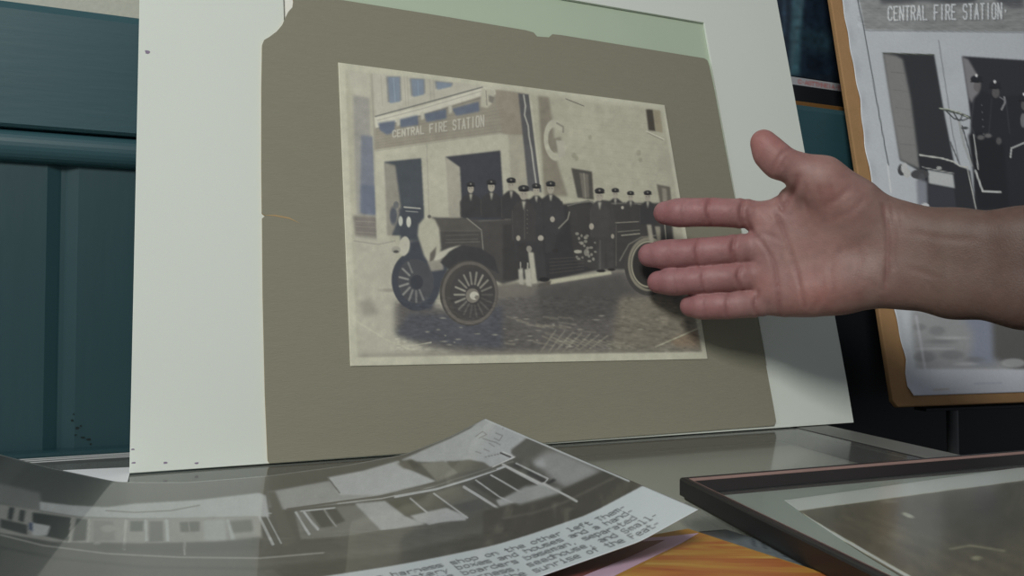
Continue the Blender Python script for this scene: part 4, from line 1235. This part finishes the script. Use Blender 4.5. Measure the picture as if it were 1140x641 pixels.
# sketchy marks on the sign
for P in ([(480, 140), (520, 110), (545, 128), (500, 150)], [(520, 150), (560, 165), (600, 175), (625, 190)], [(600, 120), (640, 135), (620, 165), (590, 150)], [(560, 180), (590, 200)], [(480, 230), (510, 240)], [(530, 215), (560, 228)], [(640, 95), (650, 80)]):
    c.line(Z(440, 460, 5.344, P), 1.1, (104, 106, 106), .7)
for k in range(6): c.ell(440 + (540 + k * 18) / 5.344, 460 + (262 - k * 4) / 5.344, 1.3, .8, (110, 112, 112), .8, .5)
c.line(Z(440, 460, 5.344, [(628, 238), (685, 262)]), 1.8, (60, 60, 60)); c.line(Z(440, 460, 5.344, [(640, 232), (712, 262), (580, 322)]), 1.0, (190, 192, 192))
# right-hand sky and shed
c.poly(Z(440, 460, 5.344, [(790, 145), (840, 150), (990, 235), (1200, 340), (980, 300), (760, 280), (700, 250), (690, 220)]), (84, 84, 80), 1.2)
c.poly(Z(560, 480, 5.344, [(180, 170), (260, 120), (330, 120), (470, 180), (590, 240), (500, 285), (380, 340), (290, 290)]), (132, 134, 134), 3)
c.poly(Z(560, 480, 5.344, [(170, 180), (240, 170), (260, 215), (200, 215)]), (162, 166, 168), 2.5, .8)
# dark shop windows
c.poly(Z(440, 460, 5.344, [(440, 420), (590, 360), (680, 320), (850, 415), (720, 470), (600, 515)]), (60, 61, 58), .7)
c.poly(Z(440, 460, 5.344, [(690, 300), (730, 305), (900, 400), (880, 415)]), (52, 54, 54), .7)
c.poly(Z(440, 460, 5.344, [(20, 525), (90, 505), (180, 590), (80, 612)]), (74, 74, 66), .7)
c.poly(Z(440, 460, 5.344, [(110, 505), (210, 480), (310, 560), (200, 575)]), (76, 76, 70), .7)
c.poly(Z(440, 460, 5.344, [(240, 478), (400, 430), (560, 560), (580, 570), (400, 600), (340, 555)]), (92, 92, 86), .8)
c.poly(Z(440, 460, 5.344, [(340, 550), (500, 510), (580, 565), (420, 600)]), (72, 74, 72), .8)
c.poly(Z(440, 460, 5.344, [(90, 612), (300, 565), (430, 615), (420, 640), (140, 660)]), (158, 161, 162), .8)
c.poly(Z(440, 460, 5.344, [(600, 520), (730, 480), (860, 430), (960, 470), (760, 550), (640, 590)]), (148, 151, 152), 1)
for P, w_ in (([(480, 400), (620, 500), (740, 555)], 1.6), ([(570, 370), (740, 468)], 1.8), ([(410, 440), (520, 510), (640, 585)], 3.0), ([(650, 315), (800, 395), (1000, 500)], 2.6),
              ([(230, 480), (340, 560), (430, 625)], 1.8), ([(90, 510), (190, 595)], 1.6), ([(720, 300), (910, 392), (890, 415)], 1.5)):
    c.line(Z(440, 460, 5.344, P), w_, (164, 167, 168))
c.line(Z(560, 480, 5.344, [(0, 200), (200, 300), (440, 420)]), 2.6, (168, 170, 170))
c.poly(Z(560, 480, 5.344, [(40, 200), (90, 205), (255, 295), (240, 305)]), (50, 52, 52), .7)
c.poly(Z(560, 480, 5.344, [(258, 310), (300, 285), (320, 295), (270, 318)]), (44, 46, 46), .6)
c.poly(Z(560, 480, 5.344, [(-120, 480), (100, 420), (280, 370), (350, 350), (600, 240), (660, 235), (820, 322), (500, 510), (200, 610), (-120, 690)]), (64, 63, 58), 1.2)
c.line(Z(560, 480, 5.344, [(0, 520), (180, 490), (360, 430), (560, 330), (680, 270)]), 2.5, (86, 84, 78), .8, 3)
c.poly(Z(560, 480, 5.344, [(130, 330), (230, 320), (340, 345), (350, 370), (100, 440), (10, 400)]), (140, 143, 143), 1.5)
c.line(Z(560, 480, 5.344, [(240, 312), (440, 420)]), 2.4, (166, 168, 168))
c.mottle(.015, 1.2); c.mottle(.015, 6)
c.poly([(296, 548), (306, 547), (330, 602), (316, 610)], (84, 84, 80), 1.2)
c.line([(287, 572), (304, 607)], 2.2, LT, .9); c.line([(297, 575), (313, 605)], 2.0, LT, .8); c.line([(286, 571), (302, 572)], 1.6, LT, .8)
c.mottle(.04, 2, (280, 590, 720, 645), 5)
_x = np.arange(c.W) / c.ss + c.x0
c.a *= (1 - 0.10 / (1 + np.exp((_x - 285) / 6.0)))[None, :, None]  # left part of the print darkened to offset its glossy reflection
# white caption margin and its typed lines, laid out on the sheet itself
bm_ = 0.825
edge = [curl_pt(t, bm_ if t < .1 else bm_ - (t - .1) * .12) for t in np.linspace(0.0, 0.32, 40)]
far = [curl_pt(t, 1.0) for t in np.linspace(0.32, 0.0, 40)]
far = [(x + 14 * (1 - abs(i / 39 - .0)), y + 30) for i, (x, y) in enumerate(far)]
c.poly(edge + far + [(820, 600), (800, 560)], (176, 184, 188), .5)
caps = [(0.0160, 0.866, 'main street the harness shop on the other left Them-'),
        (0.0160, 0.893, 'in to the printery boxes and houses and a hand-'),
        (0.0191, 0.921, 'rear of the lot the boarders baseman, separated'),
        (0.0123, 0.949, 'stock of hardware, harness, seedhouse, and Small-'),
        (0.0160, 0.977, 'er wares and the first on the sunrise of the Feat-')]
CH = 0.00300
for t0, b0, line_ in caps:
    n_ = len(line_)
    def plc(u, v, t0=t0, b0=b0, n_=n_): return curl_pt(t0 + (n_ - u) * CH, b0 + 0.006 - v * 0.0031)
    write(c, line_, plc, .72, 1.0, (64, 68, 72), .85, .9)
# thin white border along the right edge; painted highlight along the back edge
c.line([curl_pt(0.0008, b) for b in np.linspace(0, .78, 20)], 1.6, (176, 182, 184))
c.line([curl_pt(t, 0.004) for t in np.linspace(0, .32, 40)], 1.0, (124, 126, 124))
cp = sheet('curled_photograph', pts, c, 1.30, M['gloss'], None, 0.0003)
tag(cp, 'curled black-and-white street photograph with a typed caption along its white margin', 'photograph')

# ================================================================== HAND AND FOREARM
def seg_depth(px):
    return float(np.interp(px, [705, 830, 985, 1140, 1420, 1800], [D_TIP, D_TIP - 0.022, 0.628, 0.585, 0.500, 0.40]))


bt = BOARD.st(712, 284, DP)
D_TIP = BOARD.w(bt[0], bt[1], DP)[1] - 0.021
def H3(px, py, dd=0.0):
    return at_depth(px, py, seg_depth(px) + dd)
def rr(px, r): return r * seg_depth(px) / FPX


A0 = H3(1140, 300); A1 = H3(730, 285)
e1 = (A1 - A0) * [1, 1, 0]; e1 /= np.linalg.norm(e1)      # towards the fingertips
e2 = ZU
e3 = np.cross(e1, e2)                                      # sign fixed below
if e3[1] > 0: e3 = -e3                                     # towards the viewer
ORG = H3(985, 280)
def loc(P):
    P = np.asarray(P) - ORG
    return np.array([P @ e1, P @ e2, P @ e3])
VX = 0.00125
lo = np.array([-0.37, -0.105, -0.052]); hi = np.array([0.205, 0.125, 0.058])
dims = np.ceil((hi - lo) / VX).astype(int) + 1
F = np.full(dims, 0.03, np.float32)
ax = [lo[i] + np.arange(dims[i]) * VX for i in range(3)]
def window(P, r, mg):
    P = np.array(P); a = P.min(0) - r - mg; b = P.max(0) + r + mg
    i0 = np.clip(((a - lo) / VX).astype(int), 0, dims - 1); i1 = np.clip(np.ceil((b - lo) / VX).astype(int) + 1, 1, dims)
    sl = tuple(slice(i0[k], i1[k]) for k in range(3))
    X = ax[0][sl[0]][:, None, None]; Y = ax[1][sl[1]][None, :, None]; Zz = ax[2][sl[2]][None, None]
    return sl, X, Y, Zz
def smin(a, b, k):
    h = np.clip(k - np.abs(a - b), 0, None) / k
    return np.minimum(a, b) - h * h * k * 0.25
def cone_field(X, Y, Zz, a, b, ra, rb, flat=1.0):
    ab = b - a
    t = ((X - a[0]) * ab[0] + (Y - a[1]) * ab[1] + (Zz - a[2]) * ab[2]) / (ab @ ab)
    t = np.clip(t, 0, 1)
    d = np.sqrt((X - a[0] - t * ab[0]) ** 2 + (Y - a[1] - t * ab[1]) ** 2 + ((Zz - a[2] - t * ab[2]) / flat) ** 2)
    return d - (ra + (rb - ra) * t)
def cone(Fd, a, b, ra, rb, k, flat=1.0):
    sl, X, Y, Zz = window([a, b], max(ra, rb), 0.026)
    Fd[sl] = smin(Fd[sl], cone_field(X, Y, Zz, a, b, ra, rb, flat), k)
def ball(Fd, a, r3, k):
    sl, X, Y, Zz = window([a], max(r3), 0.02)
    d = np.sqrt(((X - a[0]) / r3[0]) ** 2 + ((Y - a[1]) / r3[1]) ** 2 + ((Zz - a[2]) / r3[2]) ** 2)
    Fd[sl] = smin(Fd[sl], ((d - 1) * min(r3)).astype(np.float32), k)

def LP(px, py, dd=0.0): return loc(H3(px, py, dd))
fingers = {
    'index':  [((858, 241), 16.5, .004), ((826, 237.5), 15.2, .000), ((792, 236), 14.6, -.002), ((764, 236.5), 14.6, -.002), ((740.5, 237), 13.2, .001)],
    'middle': [((856, 275), 16.5, .004), ((820, 277.5), 15.6, .000), ((780, 281), 15.0, -.003), ((748, 282.5), 14.6, -.003), ((723.5, 284), 13.4, .001)],
    'ring':   [((858, 306), 16.0, .004), ((824, 308), 14.8, .000), ((786, 311), 14.2, -.003), ((756, 313), 14.0, -.002), ((733, 314), 12.6, .001)],
    'little': [((870, 334), 16.0, .006), ((840, 338), 14.0, .003), ((812, 340), 13.4, .000), ((788, 340.5), 13.2, .000), ((769, 340.5), 12.2, .003)],
}
palm = np.full(dims, 0.03, np.float32)
wr_t, wr_b = LP(992, 252), LP(992, 308)
for (px, py), r, tgt in (((862, 243), 19, (975, 250)), ((858, 276), 18, (975, 270)), ((862, 305), 18, (975, 292)), ((874, 331), 20, (978, 310))):
    cone(palm, LP(px, py, .004), LP(*tgt, .002), rr(px, r) * .95, rr(980, 27), 0.014, 0.80)
cone(palm, LP(884, 250, .002), LP(884, 322, .003), rr(884, 22), rr(884, 24), 0.014, 0.62)
cone(palm, LP(925, 245, .000), LP(935, 315, .000), rr(925, 30), rr(925, 30), 0.014, 0.60)
# thenar and hypothenar pads
cone(palm, LP(912, 205, -.012), LP(955, 243, -.006), rr(912, 26), rr(955, 27), 0.016, 0.8)
cone(palm, LP(905, 212, -.004), LP(880, 222, .000), rr(905, 18), rr(880, 12), 0.014, 0.7)
cone(palm, LP(905, 326, -.003), LP(960, 312, -.003), rr(905, 22), rr(960, 25), 0.014, 0.85)
cone(palm, LP(852, 250, -.001), LP(858, 325, -.001), rr(852, 14), rr(852, 14), 0.012, 0.8)
# wrist and forearm (oval section from two cores)
fore = [(985, 248.5, 311, 27), (1010, 258, 313, 27.5), (1060, 264, 322, 29), (1140, 266, 330, 33), (1300, 268, 345, 42), (1420, 272, 352, 50), (1520, 275, 358, 56)]
for (x0, t0, b0, r0), (x1, t1, b1, r1) in zip(fore[:-1], fore[1:]):
    m0, m1 = (t0 + b0) / 2, (t1 + b1) / 2
    for (a_, b_) in ((t0, t1), (m0, m1), (b0, b1)):
        cone(palm, LP(x0, a_), LP(x1, b_), rr(x0, r0), rr(x1, r1), 0.012, 0.80)
# thumb
th = np.full(dims, 0.03, np.float32)
tj = [((849.5, 158), 13.5, -.020), ((857, 170), 15.8, -.019), ((868, 181), 16.3, -.018), ((890, 189), 16.5, -.014), ((915, 199), 22, -.010), ((948, 226), 30, -.004)]
for i in range(len(tj) - 1):
    (p0, r0, d0), (p1, r1, d1) = tj[i], tj[i + 1]
    cone(th, LP(*p0, d0), LP(*p1, d1), rr(p0[0], r0), rr(p1[0], r1), 0.007, 0.92)
palm = smin(palm, th, 0.010)
ftot = np.full(dims, 0.03, np.float32)
for nm, js in fingers.items():
    ff = np.full(dims, 0.03, np.float32)
    for i in range(len(js) - 1):
        (p0, r0, d0), (p1, r1, d1) = js[i], js[i + 1]
        cone(ff, LP(*p0, d0), LP(*p1, d1), rr(p0[0], r0), rr(p1[0], r1), 0.005, 0.88)
    # soft pads on the palm side of each finger bone
    for i in range(1, len(js) - 1):
        (p0, r0, d0), (p1, r1, d1) = js[i], js[i + 1]
        mx_, my_ = (p0[0] + p1[0]) / 2, (p0[1] + p1[1]) / 2
        a = LP(mx_, my_, (d0 + d1) / 2 - .0025)
        L_ = np.linalg.norm(LP(*p0) - LP(*p1)) * .42
        ball(ff, a, (max(L_, .006), rr(mx_, r0) * .88, rr(mx_, r0) * .86), 0.006)
    ftot = smin(ftot, ff, 0.0012)
F = smin(palm, ftot, 0.0055)
del palm, ftot, th
# skin folds: shallow grooves along traced lines on the palm side
folds = [([(864, 236), (871, 252), (879, 275), (888, 305), (896, 341)], .0011, .0016),
         ([(833, 236), (838, 258), (850, 272), (862, 292), (867, 320), (869, 350)], .0011, .0016),
         ([(889, 203), (886, 214), (878, 226), (872, 234)], .0016, .0022),
         ([(866, 214), (868, 226), (874, 240)], .0010, .0018),
         ([(900, 212), (897, 226), (900, 238)], .0007, .0016), ([(912, 212), (914, 228)], .0006, .0016), ([(925, 212), (929, 228)], .0005, .0016),
         ([(829, 222), (826, 238), (828, 253)], .0018, .0016), ([(820, 262), (817, 278), (820, 292)], .0018, .0016),
         ([(826, 296), (823, 309), (827, 323)], .0016, .0016), ([(845, 326), (841, 339), (845, 352)], .0015, .0016),
         ([(791, 222), (790, 236), (792, 250)], .0013, .0014), ([(779, 267), (778, 281), (779, 296)], .0012, .0014),
         ([(786, 298), (785, 311), (786, 325)], .0011, .0014), ([(812, 328), (811, 340), (812, 352)], .0010, .0014),
         ([(764, 224), (763, 249)], .0006, .0012), ([(748, 270), (748, 296)], .0006, .0012), ([(756, 300), (756, 326)], .0006, .0012), ([(788, 329), (788, 352)], .0006, .0012),
         ([(982, 232), (986, 256), (987, 285), (984, 322)], .0013, .0018), ([(990, 232), (994, 262), (993, 300)], .0008, .0016), ([(1000, 240), (1003, 262)], .0005, .0016),
         ([(862, 196), (872, 180), (880, 172)], .0008, .0014), ([(868, 197), (878, 182)], .0006, .0014)]
folds += [([(846, 262), (856, 262), (868, 268)], .0006, .0018), ([(852, 236), (858, 246)], .0006, .0018), ([(905, 345), (915, 330), (918, 312)], .0006, .0020),
          ([(935, 280), (925, 300), (928, 325)], .0005, .0022), ([(958, 285), (955, 318)], .0005, .0022), ([(918, 232), (932, 226), (945, 214)], .0006, .0022),
          ([(930, 246), (948, 238), (962, 224)], .0006, .0024), ([(1010, 300), (1040, 310)], .0004, .002), ([(1015, 262), (1050, 268), (1080, 270)], .0004, .0025)]
def curve(P_):
    P_ = np.array(P_, float); Q_ = np.vstack([2 * P_[0] - P_[1], P_, 2 * P_[-1] - P_[-2]]); out = []
    for i in range(1, len(Q_) - 2):
        for t in np.linspace(0, 1, 6)[:-1]:
            a, b, c_, d = Q_[i - 1:i + 3]
            out.append(.5 * ((2 * b) + (c_ - a) * t + (2 * a - 5 * b + 4 * c_ - d) * t ** 2 + (3 * b - a - 3 * c_ + d) * t ** 3))
    return out + [P_[-1]]
def fold_dist(X, Y, Q_):
    d = None
    for a, b in zip(Q_[:-1], Q_[1:]):
        ab = (b - a)[:2]
        t = np.clip(((X - a[0]) * ab[0] + (Y - a[1]) * ab[1]) / max(ab @ ab, 1e-12), 0, 1)
        e = np.hypot(X - a[0] - t * ab[0], Y - a[1] - t * ab[1])
        d = e if d is None else np.minimum(d, e)
    return d
FL = []
for P_, dep, wdt_ in folds:
    Q_ = [LP(x, y) for x, y in curve(P_)]
    FL.append((Q_, dep, wdt_))
    sl, X, Y, Zz = window([q - [0, 0, .035] for q in Q_] + [q + [0, 0, .045] for q in Q_], 0.0, 0.006)
    d = fold_dist(X, Y, Q_)
    # the groove dies out towards both ends of the line
    e0, e1_ = Q_[0], Q_[-1]
    tp = np.minimum(np.hypot(X - e0[0], Y - e0[1]), np.hypot(X - e1_[0], Y - e1_[1]))
    tp = np.clip(.35 + tp / .008, 0, 1)
    g = tp * (dep * .95 * np.exp(-(d / wdt_) ** 2) - dep * .22 * np.exp(-((d - wdt_ * 2.0) / (wdt_ * 1.1)) ** 2)) * (Zz > -0.004)
    F[sl] = F[sl] + g.astype(np.float32)

# surface extraction (dual vertices on cells that the surface crosses)
def surface_nets(F):
    neg = F < 0
    nx, ny, nz_ = F.shape
    c8 = np.zeros((nx - 1, ny - 1, nz_ - 1), np.int16)
    for dx in (0, 1):
        for dy in (0, 1):
            for dz in (0, 1):
                c8 += neg[dx:nx - 1 + dx, dy:ny - 1 + dy, dz:nz_ - 1 + dz]
    act = (c8 > 0) & (c8 < 8)
    ids = np.full(act.shape, -1, np.int64)
    I = np.argwhere(act)
    ids[act] = np.arange(len(I))
    pos = np.zeros((len(I), 3)); cnt = np.zeros(len(I))
    cs = [(a, b, c_) for a in (0, 1) for b in (0, 1) for c_ in (0, 1)]
    for a in cs:
        for axx in range(3):
            if a[axx]: continue
            b = list(a); b[axx] = 1
            fa_ = F[I[:, 0] + a[0], I[:, 1] + a[1], I[:, 2] + a[2]]
            fb_ = F[I[:, 0] + b[0], I[:, 1] + b[1], I[:, 2] + b[2]]
            cr_ = (fa_ < 0) != (fb_ < 0)
            t = np.where(cr_, fa_ / np.where(cr_, fa_ - fb_, 1), 0)
            p = np.array(a, float)[None] + t[:, None] * (np.array(b) - np.array(a))[None]
            pos[cr_] += p[cr_]; cnt[cr_] += 1
    V = I + pos / cnt[:, None]
    quads = []
    for axx in range(3):
        o1, o2 = [(1, 2), (2, 0), (0, 1)][axx]
        sl0 = [slice(1, -1)] * 3; sl0[axx] = slice(0, -1)
        sl1 = [slice(1, -1)] * 3; sl1[axx] = slice(1, None)
        A = neg[tuple(sl0)]; B_ = neg[tuple(sl1)]
        E = np.argwhere(A != B_); off = np.ones(3, int); off[axx] = 0
        G_ = E + off
        fl = A[E[:, 0], E[:, 1], E[:, 2]]
        q = []
        for (a, b) in ((0, 0), (1, 0), (1, 1), (0, 1)):
            g = G_.copy(); g[:, o1] -= a; g[:, o2] -= b
            q.append(ids[g[:, 0], g[:, 1], g[:, 2]])
        q = np.stack(q, -1)
        q[fl] = q[fl]; q[~fl] = q[~fl][:, ::-1]
        quads.append(q)
    return V, np.concatenate(quads)


F[:2] = 0.004; F[-2:] = 0.004
V, Q = surface_nets(F)
Q = Q[(Q >= 0).all(1)]
Vl = lo + V * VX
# colour of skin: warmer fingertips and pads, redder folds, tanned forearm with its shade darkened into the colour
def lpx(px): return LP(px, 285)[0]
xs = Vl[:, 0]
knots = [lpx(p) for p in (1140, 1040, 985, 930, 850, 800, 712)]
cols = np.array([[120, 96, 88], [134, 108, 98], [160, 128, 120], [176, 136, 128], [182, 140, 136], [186, 134, 134], [184, 130, 134]]) / 255.0
colr = np.stack([np.interp(xs, knots, cols[:, i]) for i in range(3)], -1)
back = np.clip((-Vl[:, 2] - 0.004) / 0.01, 0, 1)[:, None]
colr = colr * (1 - back) + colr * np.array([.90, .88, .86]) * back
thumb_tip = LP(850, 160, -.018)
dth = np.linalg.norm(Vl - thumb_tip, axis=1)
k_ = np.exp(-(dth / 0.022) ** 2)[:, None]
colr = colr * (1 - k_ * .7) + np.array([190, 120, 116]) / 255.0 * k_ * .7
for (x, y, r_, w_, tint) in ((905, 328, .018, .35, (196, 118, 110)), (850, 315, .012, .3, (200, 126, 118)), (850, 245, .012, .25, (202, 132, 122)), (915, 215, .02, .25, (196, 142, 136)), (885, 280, .012, .3, (198, 156, 140))):
    p = LP(x, y); d = np.hypot(Vl[:, 0] - p[0], Vl[:, 1] - p[1])
    k_ = (np.exp(-(d / r_) ** 2) * w_)[:, None]
    colr = colr * (1 - k_) + np.array(tint) / 255.0 * k_
for Qf, dep, wdt_ in FL:
    d = fold_dist(Vl[:, 0], Vl[:, 1], Qf)
    k_ = (np.exp(-(d / wdt_) ** 2) * min(dep / .0014, 1) * .30 * (Vl[:, 2] > 0))[:, None]
    colr = colr * (1 - k_) + np.array([140, 84, 82]) / 255.0 * k_
# blotchy skin
def vnoise(P, sc, seed):
    r = np.random.default_rng(seed); g = r.normal(0, 1, (40, 40, 40))
    q = (P - lo) / sc; i = np.floor(q).astype(int); f_ = q - i; f_ = f_ * f_ * (3 - 2 * f_)
    out = 0
    for a in (0, 1):
        for b in (0, 1):
            for c_ in (0, 1):
                w_ = (f_[:, 0] if a else 1 - f_[:, 0]) * (f_[:, 1] if b else 1 - f_[:, 1]) * (f_[:, 2] if c_ else 1 - f_[:, 2])
                out = out + w_ * g[(i[:, 0] + a) % 40, (i[:, 1] + b) % 40, (i[:, 2] + c_) % 40]
    return out
colr = colr * (1 + .036 * vnoise(Vl, .010, 1)[:, None] * np.array([.5, 1, 1]) + .022 * vnoise(Vl, .0035, 2)[:, None])
Vw = ORG + Vl[:, :1] * e1 + Vl[:, 1:2] * e2 + Vl[:, 2:3] * e3
person = empty('person', (float(Vw[:, 0].max()), float(Vw[:, 1].min()), 0.0), "person's bare forearm and open right hand, palm to the viewer, fingers at the old photograph", 'person')
me = bpy.data.meshes.new('arm')
me.vertices.add(len(Vw)); me.vertices.foreach_set('co', Vw.reshape(-1).astype(np.float32))
me.loops.add(Q.size); me.loops.foreach_set('vertex_index', Q.reshape(-1).astype(np.int32))
me.polygons.add(len(Q)); me.polygons.foreach_set('loop_start', np.arange(0, Q.size, 4, dtype=np.int32))
me.polygons.foreach_set('use_smooth', np.ones(len(Q), bool))
me.update(calc_edges=True)
bm = bmesh.new(); bm.from_mesh(me); bmesh.ops.recalc_face_normals(bm, faces=bm.faces)
for _ in range(2): bmesh.ops.smooth_vert(bm, verts=bm.verts, factor=0.4, use_axis_x=True, use_axis_y=True, use_axis_z=True)
bm.to_mesh(me); bm.free()
at = me.attributes.new('ink', 'FLOAT_COLOR', 'POINT')
rgba = np.ones((len(Vw), 4), np.float32); rgba[:, :3] = lin(np.clip(colr, 0, 1)) * 0.68
at.data.foreach_set('color', rgba.reshape(-1))
skin = ink_mat('skin', 0.48, 0.35, bump=0.5)
sb = skin.node_tree.nodes['Principled BSDF']
sb.inputs['Subsurface Weight'].default_value = 0.12
sb.inputs['Subsurface Radius'].default_value = (1.0, 0.35, 0.2)
sb.inputs['Subsurface Scale'].default_value = 0.004
me.materials.append(skin)
arm = bpy.data.objects.new('arm', me)
COL.objects.link(arm)
put(arm, person)
